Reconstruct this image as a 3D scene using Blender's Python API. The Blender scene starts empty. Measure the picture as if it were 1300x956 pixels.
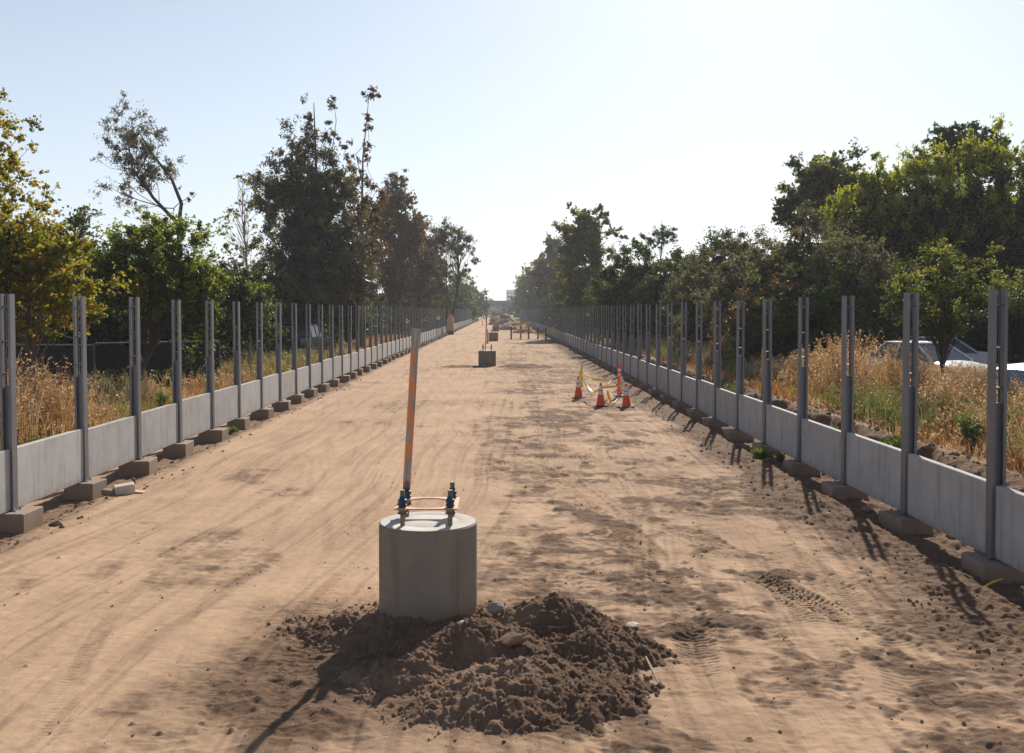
import bpy, math, random
import numpy as np
from mathutils import Vector, Matrix, Euler

R = math.radians
random.seed(11)
rng = np.random.default_rng(7)
scn = bpy.context.scene
COL = scn.collection

# ------------------------------------------------------------------ camera
CAMZ = 2.88
F = 1280.0
PITCH = math.atan(39.5 / F); YAW = math.atan(14.0 / F)
cam = bpy.data.cameras.new("camera"); camo = bpy.data.objects.new("camera", cam)
COL.objects.link(camo); scn.camera = camo
camo.location = (0, 0, CAMZ)
camo.rotation_euler = (math.pi / 2 - PITCH, 0, -YAW)
cam.sensor_width = 36; cam.lens = 36 * F / 1300
cam.shift_y = -44.5 / 1300
cam.clip_start = 0.1; cam.clip_end = 6000
CM = camo.rotation_euler.to_matrix()

def ray(px, py):
    return CM @ Vector(((px - 650) / F, (433.5 - py) / F, -1))
def at(px, py, Y):
    """world point seen at a photo pixel, Y metres up the road"""
    d = ray(px, py); return Vector((0, 0, CAMZ)) + d * (Y / d.y)
def G(px, py, z=0.0):
    d = ray(px, py); t = (z - CAMZ) / d.z; return Vector((d.x * t, d.y * t, z))

# ------------------------------------------------------------------ noise
def hsh(ix, iy, seed):
    h = (ix.astype(np.int64) * 374761393 + iy.astype(np.int64) * 668265263 + seed * 1442695041) & 0xffffffff
    h = ((h ^ (h >> 13)) * 1274126177) & 0xffffffff
    h = ((h ^ (h >> 16)) * 2246822519) & 0xffffffff
    return ((h ^ (h >> 15)) & 0xffffff) / float(0xffffff)
def vn(x, y, seed=0):
    ix = np.floor(x); iy = np.floor(y); fx = x - ix; fy = y - iy
    ix = ix.astype(np.int64); iy = iy.astype(np.int64)
    u = fx * fx * fx * (fx * (fx * 6 - 15) + 10); v = fy * fy * fy * (fy * (fy * 6 - 15) + 10)
    a = hsh(ix, iy, seed); b = hsh(ix + 1, iy, seed); c = hsh(ix, iy + 1, seed); d = hsh(ix + 1, iy + 1, seed)
    return (a * (1 - u) + b * u) * (1 - v) + (c * (1 - u) + d * u) * v
def fbm(x, y, o=4, seed=0, g=0.5):
    s = 0; a = 1; t = 0
    for k in range(o):
        s = s + a * vn(x * 2 ** k + 17.3 * k, y * 2 ** k - 9.1 * k, seed + k); t += a; a *= g
    return s / t
def ss(x, a, b):
    t = np.clip((x - a) / (b - a), 0, 1); return t * t * (3 - 2 * t)
def pebbles(x, y, cell, seed, fill=0.8, lo=.25, hi=.62):
    """height (in units of cell) of rounded lumps scattered one per cell"""
    gx = x / cell; gy = y / cell; ix = np.floor(gx).astype(np.int64); iy = np.floor(gy).astype(np.int64)
    best = np.zeros_like(gx)
    for i in (-1, 0, 1):
        for j in (-1, 0, 1):
            cx = ix + i; cy = iy + j
            px = cx + hsh(cx, cy, seed); py = cy + hsh(cx, cy, seed + 1)
            r = lo + (hi - lo) * hsh(cx, cy, seed + 2); on = hsh(cx, cy, seed + 3) < fill
            q = 0.6 + .8 * hsh(cx, cy, seed + 4)
            d2 = ((gx - px) ** 2 * q + (gy - py) ** 2 / q) / (r * r)
            h = np.sqrt(np.clip(1 - d2, 0, 1)) * r * on
            best = np.maximum(best, h)
    return best * cell

# ------------------------------------------------------------------ objects
def tag(o, label=None, cat=None, group=None, kind=None):
    if label: o['label'] = label
    if cat: o['category'] = cat
    if group: o['group'] = group
    if kind: o['kind'] = kind
    return o
def empty(name, loc=(0, 0, 0), rz=0.0):
    o = bpy.data.objects.new(name, None); COL.objects.link(o); o.location = loc; o.rotation_euler = (0, 0, rz)
    o.empty_display_size = .2
    return o
def mesh_np(name, V, Fq, mat, parent=None, smooth=False, attrs=None, tri=False, mats=None, midx=None):
    me = bpy.data.meshes.new(name)
    V = np.ascontiguousarray(V, dtype=np.float32).reshape(-1, 3)
    Fq = np.ascontiguousarray(Fq, dtype=np.int32); k = Fq.shape[1]; n = Fq.shape[0]
    me.vertices.add(len(V)); me.vertices.foreach_set('co', V.ravel())
    me.loops.add(n * k); me.loops.foreach_set('vertex_index', Fq.ravel())
    me.polygons.add(n)
    me.polygons.foreach_set('loop_start', np.arange(0, n * k, k, dtype=np.int32))
    me.polygons.foreach_set('loop_total', np.full(n, k, dtype=np.int32))
    me.polygons.foreach_set('use_smooth', np.full(n, smooth, dtype=bool))
    if mat: me.materials.append(mat)
    if mats:
        for m in mats: me.materials.append(m)
        me.polygons.foreach_set('material_index', np.asarray(midx, dtype=np.int32))
    if attrs:
        for an, (dom, arr) in attrs.items():
            at_ = me.attributes.new(an, 'FLOAT', dom); at_.data.foreach_set('value', np.asarray(arr, dtype=np.float32))
    me.update(calc_edges=True)
    o = bpy.data.objects.new(name, me); COL.objects.link(o)
    if parent: o.parent = parent
    return o
class MB:
    def __init__(s): s.v = []; s.f = []
    def add(s, vs, fs):
        b = len(s.v); s.v += [tuple(v) for v in vs]; s.f += [tuple(b + i for i in f) for f in fs]; return s
    def box(s, c, d, m=None, bev=0.0):
        x, y, z = d[0] / 2, d[1] / 2, d[2] / 2
        if bev <= 0:
            vs = [Vector((a * x, b * y, e * z)) for e in (-1, 1) for (a, b) in ((-1, -1), (1, -1), (1, 1), (-1, 1))]
            fs = [(3, 2, 1, 0), (4, 5, 6, 7)] + [(i, (i + 1) % 4, 4 + (i + 1) % 4, 4 + i) for i in range(4)]
        else:
            pts = []
            rings = [(-z, bev), (-z + bev, 0), (z - bev, 0), (z, bev)]
            for (zz, ins) in rings:
                X = x - ins; Y = y - ins; B = bev
                pts += [Vector(p + (zz,)) for p in ((-X + B, -Y), (X - B, -Y), (X, -Y + B), (X, Y - B), (X - B, Y), (-X + B, Y), (-X, Y - B), (-X, -Y + B))]
            vs = pts; fs = [tuple(reversed(range(8))), tuple(range(24, 32))]
            for k in range(3):
                for i in range(8): fs.append((k * 8 + i, k * 8 + (i + 1) % 8, k * 8 + 8 + (i + 1) % 8, k * 8 + 8 + i))
        c = Vector(c)
        vs = [(m @ v if m else v) + c for v in vs]
        return s.add(vs, fs)
    def tube(s, pts, rad, n=8, cap=True):
        pts = [Vector(p) for p in pts]
        if not hasattr(rad, '__len__'): rad = [rad] * len(pts)
        vs = []; fs = []; up = None
        for i, p in enumerate(pts):
            d = (pts[min(i + 1, len(pts) - 1)] - pts[max(i - 1, 0)]).normalized()
            if up is None: up = Vector((1, 0, 0)) if abs(d.x) < .8 else Vector((0, 1, 0))
            a = d.cross(up)
            if a.length < 1e-4: a = d.cross(Vector((0, 1, 0.3)))
            a.normalize(); b = a.cross(d).normalized()
            up = b
            for k in range(n):
                t = 2 * math.pi * k / n; vs.append(p + a * (math.cos(t) * rad[i]) + b * (math.sin(t) * rad[i]))
        for i in range(len(pts) - 1):
            for k in range(n): fs.append((i * n + k, i * n + (k + 1) % n, (i + 1) * n + (k + 1) % n, (i + 1) * n + k))
        if cap: fs += [tuple(reversed(range(n))), tuple((len(pts) - 1) * n + k for k in range(n))]
        return s.add(vs, fs)
    def lathe(s, prof, n=24, c=(0, 0, 0)):
        vs = []; fs = []; c = Vector(c)
        for (r, z) in prof:
            for k in range(n):
                t = 2 * math.pi * k / n; vs.append(c + Vector((r * math.cos(t), r * math.sin(t), z)))
        for i in range(len(prof) - 1):
            for k in range(n): fs.append((i * n + k, i * n + (k + 1) % n, (i + 1) * n + (k + 1) % n, (i + 1) * n + k))
        fs += [tuple(reversed(range(n))), tuple((len(prof) - 1) * n + k for k in range(n))]
        return s.add(vs, fs)
    def prism(s, poly, a, b, axis='y'):
        """poly of 2-D points extruded from a to b along an axis"""
        n = len(poly); vs = []
        for t in (a, b):
            for (p, q) in poly:
                vs.append({'y': (p, t, q), 'x': (t, p, q), 'z': (p, q, t)}[axis])
        fs = [tuple(range(n)), tuple(reversed(range(n, 2 * n)))] + [(i, i + n, (i + 1) % n + n, (i + 1) % n) for i in range(n)]
        return s.add(vs, fs)
    def build(s, name, mat, parent=None, smooth=False, loc=None, rz=None):
        me = bpy.data.meshes.new(name); me.from_pydata([tuple(v) for v in s.v], [], s.f)
        import bmesh
        bm = bmesh.new(); bm.from_mesh(me); bmesh.ops.recalc_face_normals(bm, faces=bm.faces); bm.to_mesh(me); bm.free()
        me.materials.append(mat)
        if smooth:
            for p in me.polygons: p.use_smooth = True
            try: me.set_sharp_from_angle(angle=R(38))
            except Exception: pass
        o = bpy.data.objects.new(name, me); COL.objects.link(o)
        if parent: o.parent = parent
        if loc: o.location = loc
        if rz is not None: o.rotation_euler = (0, 0, rz)
        return o
def copy_tree(o, parent=None):
    c = o.copy(); COL.objects.link(c); c.parent = parent
    for ch in list(o.children): copy_tree(ch, c)
    return c

# ------------------------------------------------------------------ materials
def mat(name):
    m = bpy.data.materials.new(name); m.use_nodes = True; nt = m.node_tree
    for n in list(nt.nodes): nt.nodes.remove(n)
    out = nt.nodes.new('ShaderNodeOutputMaterial'); return m, nt, out
class N:
    def __init__(s, nt): s.nt = nt
    def __call__(s, t, ins=None, **props):
        n = s.nt.nodes.new('ShaderNode' + t)
        for k, v in props.items(): setattr(n, k, v)
        for k, v in (ins or {}).items():
            sk = n.inputs[k]
            if isinstance(v, bpy.types.NodeSocket): s.nt.links.new(v, sk)
            else: sk.default_value = v
        return n
    def ramp(s, fac, stops, interp='LINEAR'):
        n = s.nt.nodes.new('ShaderNodeValToRGB'); n.color_ramp.interpolation = interp
        cr = n.color_ramp
        while len(cr.elements) < len(stops): cr.elements.new(0.5)
        for e, (p, c) in zip(cr.elements, stops):
            e.position = p; e.color = tuple(c) + (1,) if len(c) == 3 else c
        s.nt.links.new(fac, n.inputs[0]); return n.outputs[0]
    def mix(s, fac, a, b, mode='MIX'):
        n = s.nt.nodes.new('ShaderNodeMix'); n.data_type = 'RGBA'; n.blend_type = mode
        for i, v in ((0, fac), (6, a), (7, b)):
            if isinstance(v, bpy.types.NodeSocket): s.nt.links.new(v, n.inputs[i])
            else: n.inputs[i].default_value = v if i == 0 else (tuple(v) + (1,) if len(v) == 3 else v)
        return n.outputs[2]
    def math(s, op, a, b=0.0, c=None):
        n = s.nt.nodes.new('ShaderNodeMath'); n.operation = op
        for i, v in ((0, a), (1, b)) + (((2, c),) if c is not None else ()):
            if isinstance(v, bpy.types.NodeSocket): s.nt.links.new(v, n.inputs[i])
            else: n.inputs[i].default_value = v
        return n.outputs[0]
def simple(name, col, rough=.6, metal=0.0, var=.15, scale=8.0, bump=.0, bscale=60.0, objvar=.1, spec=.4, stretch=(1, 1, 1)):
    m, nt, out = mat(name); n = N(nt)
    tc = n('TexCoord').outputs['Object']
    oi = n('ObjectInfo').outputs['Random']
    mp = n('Mapping', {'Vector': tc, 'Scale': stretch, 'Location': n('CombineXYZ', {0: n.math('MULTIPLY', oi, 31.0), 1: n.math('MULTIPLY', oi, 17.0)}).outputs[0]}).outputs[0]
    nz = n('TexNoise', {'Vector': mp, 'Scale': scale, 'Detail': 6.0, 'Roughness': .6}).outputs[0]
    f = n.math('ADD', n.math('MULTIPLY', n.math('SUBTRACT', nz, .5), 2 * var * 2), n.math('MULTIPLY_ADD', oi, objvar, 1 - objvar / 2))
    c = n.mix(1.0, tuple(col), n('CombineColor', {0: f, 1: f, 2: f}).outputs[0], 'MULTIPLY')
    p = n('BsdfPrincipled', {'Base Color': c, 'Roughness': rough, 'Metallic': metal, 'Specular IOR Level': spec})
    if bump:
        b = n('TexNoise', {'Vector': tc, 'Scale': bscale, 'Detail': 5.0, 'Roughness': .65}).outputs[0]
        nt.links.new(n('Bump', {'Height': b, 'Strength': bump, 'Distance': .01}).outputs[0], p.inputs['Normal'])
    nt.links.new(p.outputs[0], out.inputs[0]); return m

def leafmat(name, stops, transl=.45, rough=.5, spec=.35, trmul=(1.5, 1.6, .7)):
    m, nt, out = mat(name); n = N(nt)
    a = n('Attribute', attribute_name='tint').outputs['Fac']
    c = n.ramp(a, stops)
    p = n('BsdfPrincipled', {'Base Color': c, 'Roughness': rough, 'Specular IOR Level': spec})
    tcol = n.mix(1.0, c, trmul, 'MULTIPLY')
    t = n('BsdfTranslucent', {'Color': tcol})
    mx = n('MixShader', {0: transl, 1: p.outputs[0], 2: t.outputs[0]})
    nt.links.new(mx.outputs[0], out.inputs[0]); return m

def concrete(name, col, stain=.5, objvar=.12, mudlev=-.18):
    m, nt, out = mat(name); n = N(nt)
    tc = n('TexCoord').outputs['Object']; oi = n('ObjectInfo').outputs['Random']
    off = n('CombineXYZ', {0: n.math('MULTIPLY', oi, 53.0), 1: n.math('MULTIPLY', oi, 91.0), 2: n.math('MULTIPLY', oi, 13.0)}).outputs[0]
    v = n('VectorMath', {0: tc, 1: off}, operation='ADD').outputs[0]
    big = n('TexNoise', {'Vector': v, 'Scale': 2.2, 'Detail': 5.0, 'Roughness': .55}).outputs[0]
    st = n('TexNoise', {'Vector': n('Mapping', {'Vector': v, 'Scale': (5, 5, .35)}).outputs[0], 'Scale': 1.6, 'Detail': 4.0, 'Roughness': .6}).outputs[0]
    fine = n('TexNoise', {'Vector': v, 'Scale': 70.0, 'Detail': 4.0}).outputs[0]
    f = n.math('MULTIPLY_ADD', n.math('SUBTRACT', big, .5), .5, 1.0)
    sm = n.ramp(st, [(.3, (0.72, .71, .70)), (.48, (.97, .97, .97)), (.75, (1.05, 1.05, 1.05))])
    f = n.math('MULTIPLY', f, n.math('MULTIPLY_ADD', oi, objvar, 1 - objvar / 2))
    f = n.math('MULTIPLY', f, n.math('MULTIPLY_ADD', n.math('SUBTRACT', fine, .5), .25, 1.0))
    c = n.mix(1.0, col, n('CombineColor', {0: f, 1: f, 2: f}).outputs[0], 'MULTIPLY')
    c = n.mix(stain, c, n.mix(1.0, c, sm, 'MULTIPLY'))
    zz = n('SeparateXYZ', {0: tc}).outputs[2]
    mudn = n('TexNoise', {'Vector': v, 'Scale': 7.0, 'Detail': 6.0, 'Roughness': .7}).outputs[0]
    mud = n.ramp(n.math('SUBTRACT', n.math('MULTIPLY_ADD', mudn, .55, mudlev), n.math('MULTIPLY', zz, 1.0)), [(0.0, (0, 0, 0)), (.16, (.7, .7, .7))])
    c = n.mix(mud, c, (.24, .165, .11))
    ph = n('TexVoronoi', {'Vector': v, 'Scale': 8.0, 'Randomness': 1.0}).outputs['Distance']
    c = n.mix(n.ramp(ph, [(.035, (.55, .55, .55)), (.055, (0, 0, 0))]), c, (.10, .085, .07))
    blot = n('TexNoise', {'Vector': v, 'Scale': 1.1, 'Detail': 7.0, 'Roughness': .65, 'Distortion': .6}).outputs[0]
    c = n.mix(n.ramp(blot, [(.55, (0, 0, 0)), (.68, (.35, .35, .35))]), c, n.mix(1.0, c, (.68, .64, .60), 'MULTIPLY'))
    p = n('BsdfPrincipled', {'Base Color': c, 'Roughness': .85, 'Specular IOR Level': .25})
    hole = n('TexVoronoi', {'Vector': v, 'Scale': 26.0, 'Randomness': 1.0}).outputs['Distance']
    hh = n.math('ADD', fine, n.math('MULTIPLY', n.math('MINIMUM', hole, .12), 5.0))
    nt.links.new(n('Bump', {'Height': hh, 'Strength': .3, 'Distance': .003}).outputs[0], p.inputs['Normal'])
    nt.links.new(p.outputs[0], out.inputs[0]); return m

def soil(name, light, dark, base_dark=1.0, straw=None):
    m, nt, out = mat(name); n = N(nt)
    tc = n('TexCoord').outputs['Object']
    dk = n('Attribute', attribute_name='dark').outputs['Fac']
    sw = n('Attribute', attribute_name='straw').outputs['Fac']
    n1 = n('TexNoise', {'Vector': tc, 'Scale': .55, 'Detail': 6.0, 'Roughness': .6, 'Distortion': .4}).outputs[0]
    n2 = n('TexNoise', {'Vector': tc, 'Scale': 9.0, 'Detail': 8.0, 'Roughness': .7}).outputs[0]
    n3 = n('TexNoise', {'Vector': tc, 'Scale': 90.0, 'Detail': 5.0, 'Roughness': .7}).outputs[0]
    stk = n('TexNoise', {'Vector': n('Mapping', {'Vector': tc, 'Scale': (5.5, .55, 1), 'Rotation': (0, 0, R(-7))}).outputs[0], 'Scale': 1.0, 'Detail': 6.0, 'Roughness': .6}).outputs[0]
    l = n.ramp(n1, [(.3, tuple(x * .86 for x in light)), (.5, light), (.72, (light[0] * 1.08, light[1] * 1.1, light[2] * 1.14))])
    f = n.math('MULTIPLY_ADD', n.math('SUBTRACT', n2, .5), .55, 1.0)
    f = n.math('MULTIPLY', f, n.math('MULTIPLY_ADD', n.math('SUBTRACT', n3, .5), .5, 1.0))
    f = n.math('MULTIPLY', f, n.math('MULTIPLY_ADD', n.math('SUBTRACT', stk, .5), .5, 1.0))
    l = n.mix(1.0, l, n('CombineColor', {0: f, 1: f, 2: f}).outputs[0], 'MULTIPLY')
    g = n.math('MULTIPLY_ADD', n.math('SUBTRACT', n2, .5), 1.1, 1.0)
    g = n.math('MULTIPLY', g, n.math('MULTIPLY_ADD', n.math('SUBTRACT', n3, .5), .9, 1.0))
    d = n.mix(1.0, dark, n('CombineColor', {0: g, 1: g, 2: g}).outputs[0], 'MULTIPLY')
    dd = n.math('ADD', dk, n.math('MULTIPLY', n.math('SUBTRACT', n2, .5), .5))
    dd = n.ramp(dd, [(.08, (0, 0, 0)), (.95, (1, 1, 1))])
    c = n.mix(dd, l, d)
    if straw:
        s2 = n.ramp(n2, [(.3, tuple(x * .45 for x in straw)), (.55, straw), (.75, tuple(x * 1.35 for x in straw))])
        c = n.mix(sw, c, s2)
    gr = n('TexNoise', {'Vector': tc, 'Scale': 38.0, 'Detail': 3.0, 'Roughness': .8}).outputs[0]
    c = n.mix(n.ramp(gr, [(.60, (0, 0, 0)), (.70, (.55, .55, .55))]), c, dark)
    gr2 = n('TexVoronoi', {'Vector': tc, 'Scale': 21.0, 'Randomness': 1.0})
    pick = n.math('MULTIPLY', n.math('LESS_THAN', gr2.outputs['Distance'], .16), n.math('GREATER_THAN', n('SeparateColor', {0: gr2.outputs['Color']}).outputs[0], .80))
    c = n.mix(n.math('MULTIPLY', pick, .6), c, n.mix(n('SeparateColor', {0: gr2.outputs['Color']}).outputs[1], dark, (.5, .42, .34)))
    p = n('BsdfPrincipled', {'Base Color': c, 'Roughness': .95, 'Specular IOR Level': .12})
    h = n.math('ADD', n.math('MULTIPLY', n2, 1.4), n.math('MULTIPLY', n3, .35))
    h = n.math('MULTIPLY', h, n.math('MULTIPLY_ADD', dk, .9, .35))
    nt.links.new(n('Bump', {'Height': h, 'Strength': .6, 'Distance': .03}).outputs[0], p.inputs['Normal'])
    nt.links.new(p.outputs[0], out.inputs[0]); return m

SAND = (.41, .278, .178); DARK = (.150, .094, .060)
M = {}
M['ground'] = soil('sandy_soil', SAND, DARK, straw=(.27, .15, .07))
M['mound'] = soil('loose_soil', (.38, .25, .165), (.145, .089, .058))
M['clod'] = simple('soil_clod', (.23, .152, .102), .95, var=.3, scale=25, bump=.8, bscale=50, objvar=.2, spec=.1)
M['rock'] = simple('grey_rock', (.25, .22, .20), .9, var=.25, scale=15, bump=.7, bscale=40, spec=.2)
M['palerock'] = simple('pale_rock', (.55, .47, .40), .9, var=.15, scale=15, bump=.5, bscale=40, spec=.2)
M['panel'] = concrete('panel_concrete', (.375, .365, .36), .8, .2)
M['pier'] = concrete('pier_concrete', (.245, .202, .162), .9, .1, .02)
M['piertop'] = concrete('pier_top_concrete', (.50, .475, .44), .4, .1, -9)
M['footing'] = concrete('footing_concrete', (.26, .20, .155), .6, .2, -.30)
M['steel'] = simple('galvanised_steel', (.18, .184, .20), .48, .6, var=.18, scale=6, objvar=.15, stretch=(1, 1, .25))
M['bolt'] = simple('bolt_steel', (.20, .16, .11), .5, .7, var=.3, scale=40)
M['blue'] = simple('blue_tape', (.018, .042, .085), .45, var=.25, scale=30)
M['template'] = simple('orange_template', (.50, .27, .18), .6, var=.2, scale=12)
M['wood'] = simple('weathered_wood', (.40, .30, .21), .85, var=.25, scale=12, bump=.3, stretch=(6, 6, .5))
M['board'] = simple('tan_board', (.50, .34, .2), .8, var=.2, scale=6)
M['bark'] = simple('bark', (.14, .105, .08), .95, var=.35, scale=10, bump=.8, bscale=25, stretch=(3, 3, .6))
M['palebark'] = simple('pale_bark', (.30, .25, .20), .9, var=.3, scale=6, bump=.5, bscale=20, stretch=(2, 2, .5))
M['darkbark'] = simple('dark_bark', (.055, .042, .035), .95, var=.35, scale=10, bump=.6, bscale=25)
M['cone'] = simple('cone_orange', (.75, .075, .015), .5, var=.12, scale=10)
M['fluo'] = simple('fluorescent_orange', (.95, .10, .02), .45, var=.06, scale=10)
M['reflect'] = simple('reflective_white', (.62, .64, .70), .35, var=.1, scale=20)
M['rubber'] = simple('black_rubber', (.02, .018, .018), .7, var=.3, scale=20)
M['yellow'] = simple('yellow_tape', (.80, .55, .03), .5, var=.1, scale=10)
M['rope'] = simple('white_rope', (.75, .72, .65), .7)
M['red'] = simple('dark_red_paint', (.18, .015, .015), .6, var=.2, scale=8)
M['brightred'] = simple('red_paint', (.7, .02, .02), .5)
M['screen'] = simple('dark_fence_fabric', (.02, .022, .024), .9, var=.3, scale=5)
M['rail'] = simple('fence_rail_metal', (.20, .195, .19), .6, .3)
M['white'] = simple('white_paint', (.72, .73, .75), .3, var=.05, spec=.5)
M['silver'] = simple('silver_paint', (.28, .30, .33), .35, .3, var=.05)
M['paleblue'] = simple('pale_blue_paint', (.13, .20, .29), .35, .1, var=.05)
M['navy'] = simple('navy_paint', (.02, .03, .06), .35, var=.1)
M['glass'] = simple('car_glass', (.03, .04, .045), .08, var=.05, spec=.8)
M['tyre'] = simple('tyre_rubber', (.02, .02, .02), .8)
M['rim'] = simple('wheel_rim', (.4, .4, .42), .35, .8)
M['lamp'] = simple('lamp_lens', (.6, .6, .6), .15)
M['tail'] = simple('tail_lens', (.3, .01, .01), .2)
M['bridge'] = simple('bridge_concrete', (.20, .17, .15), .9, var=.2, scale=.3)
M['green'] = simple('green_windscreen', (.02, .14, .12), .8, var=.25, scale=.8)
M['building'] = simple('pale_office_wall', (.55, .56, .58), .8, var=.05, scale=.1)
M['window'] = simple('office_window', (.10, .13, .16), .2, var=.1, scale=.3)
M['far'] = simple('distant_foliage', (.035, .05, .03), .95, var=.4, scale=.4)

# ------------------------------------------------------------------ ground
LX, RX = -6.87, 5.58            # lines of the two rows of posts
PX, PY = at(543.5, 663, 9.33).x, 9.33   # nearest pier

def track(x, y, pts, w, pitch, chev=.5, amp=.012, dark=.5, curve=0):
    """tread pattern left by a tyre along a path: returns height and dark contributions"""
    h = np.zeros_like(x); dk = np.zeros_like(x)
    pts = [np.array(p[:2]) for p in pts]
    # smooth polyline
    P = []
    for i in range(len(pts) - 1):
        p0 = pts[max(i - 1, 0)]; p1 = pts[i]; p2 = pts[i + 1]; p3 = pts[min(i + 2, len(pts) - 1)]
        for k in range(6):
            t = k / 6; P.append(.5 * ((2 * p1) + (-p0 + p2) * t + (2 * p0 - 5 * p1 + 4 * p2 - p3) * t * t + (-p0 + 3 * p1 - 3 * p2 + p3) * t ** 3))
    P.append(pts[-1]); P = np.array(P)
    lo = P.min(0) - w; hi = P.max(0) + w
    m = (x > lo[0]) & (x < hi[0]) & (y > lo[1]) & (y < hi[1])
    if not m.any(): return h, dk
    X = x[m]; Y = y[m]; bd = np.full(X.shape, 1e9); bs = np.zeros_like(X); bt = np.zeros_like(X); s0 = 0.0
    for a, b in zip(P[:-1], P[1:]):
        d = b - a; L = np.hypot(*d); d = d / L
        s = np.clip((X - a[0]) * d[0] + (Y - a[1]) * d[1], 0, L)
        qx = X - a[0] - d[0] * s; qy = Y - a[1] - d[1] * s; dd = np.hypot(qx, qy)
        sg = np.sign(d[0] * qy - d[1] * qx)
        k = dd < bd; bd[k] = dd[k]; bs[k] = s0 + s[k]; bt[k] = (sg * dd)[k]; s0 += L
    inside = 1 - ss(bd, w * .42, w * .5)
    fade = ss(fbm(X * .8, Y * .8, 4, 77), .36, .60) * ss(bs, 0, .5) * (1 - ss(bs, s0 - .5, s0))
    wv = np.sin(2 * math.pi * (bs + np.abs(bt) * chev + .03 * vn(X * 6, Y * 6, 5)) / (pitch * .72))
    ridge = np.clip(wv * 1.5, -1, 1)
    edge = np.exp(-((bd - w * .52) / (.05)) ** 2)
    amp = amp * .62; dark = dark * .75
    h[m] = (inside * (ridge * amp - amp * .9) + edge * amp * .9) * fade
    dk[m] = inside * fade * dark * (.55 - .45 * ridge)
    return h, dk

TR = [
    ([G(560, 560), G(700, 600), G(800, 680), G(850, 740), G(880, 800), G(885, 890)], .42, .10, .6, .020, .55),
    ([G(900, 700), G(985, 742), G(1090, 790), G(1200, 850), G(1290, 930)], .40, .11, .5, .024, .75),
    ([G(600, 640), G(690, 640), G(800, 655), G(900, 690), G(1010, 760), G(1080, 850)], .45, .11, -.6, .014, .35),
    ([G(560, 545), G(640, 560), G(780, 560), G(900, 575), G(960, 600)], .5, .13, .5, .02, .5),
    ([G(600, 590), G(720, 580), G(860, 600), G(1000, 660)], .5, .13, .5, .02, .4),
    ([G(600, 510), G(700, 505), G(790, 520), G(900, 545)], .5, .15, .5, .02, .4),
    ([G(250, 680), G(205, 715), G(150, 770), G(90, 867), G(60, 950)], .20, .08, .3, .008, .25),
    ([G(420, 620), G(360, 720), G(300, 830), G(280, 950)], .3, .07, .3, .004, .08),
    ([G(470, 640), G(430, 730), G(395, 800), G(375, 867), G(360, 950)], .40, .08, .4, .009, .5),
    ([G(760, 620), G(880, 640), G(1000, 700), G(1120, 800), G(1160, 900)], .42, .11, .5, .012, .25),
    ([G(950, 870), G(860, 850), G(760, 900), G(700, 950)], .42, .11, .5, .014, .4),
]
def profile(x, y):
    """large shape of the land (no small detail)"""
    z = np.zeros_like(x)
    # trench under the left panels and the rough ground behind
    dl = np.abs(x - (LX - .15)); z -= .20 * (1 - ss(dl, .45, .95)) * (y < 320)
    wob = (fbm(y * .8, x * .1, 3, 31) - .5)
    z += ss(-(x - LX) + wob * 1.0, 1.2, 2.4) * .22 * (y < 500)
    dr = np.abs(x - (RX + .1)); z -= .11 * (1 - ss(dr, .40, .75)) * (y < 320)
    # dug cut behind the right panels, then the higher weedy bank
    z += ss(x + wob * .9, 7.15, 7.45) * .46 * (y < 500) - ss(x, RX + .4, RX + .9) * (1 - ss(x, 7.1, 7.5)) * .10
    return z
def hole(x, y):
    r = np.hypot(x - PX, y - PY)
    return (1 - ss(r, .45, 1.1)) * .10
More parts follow.
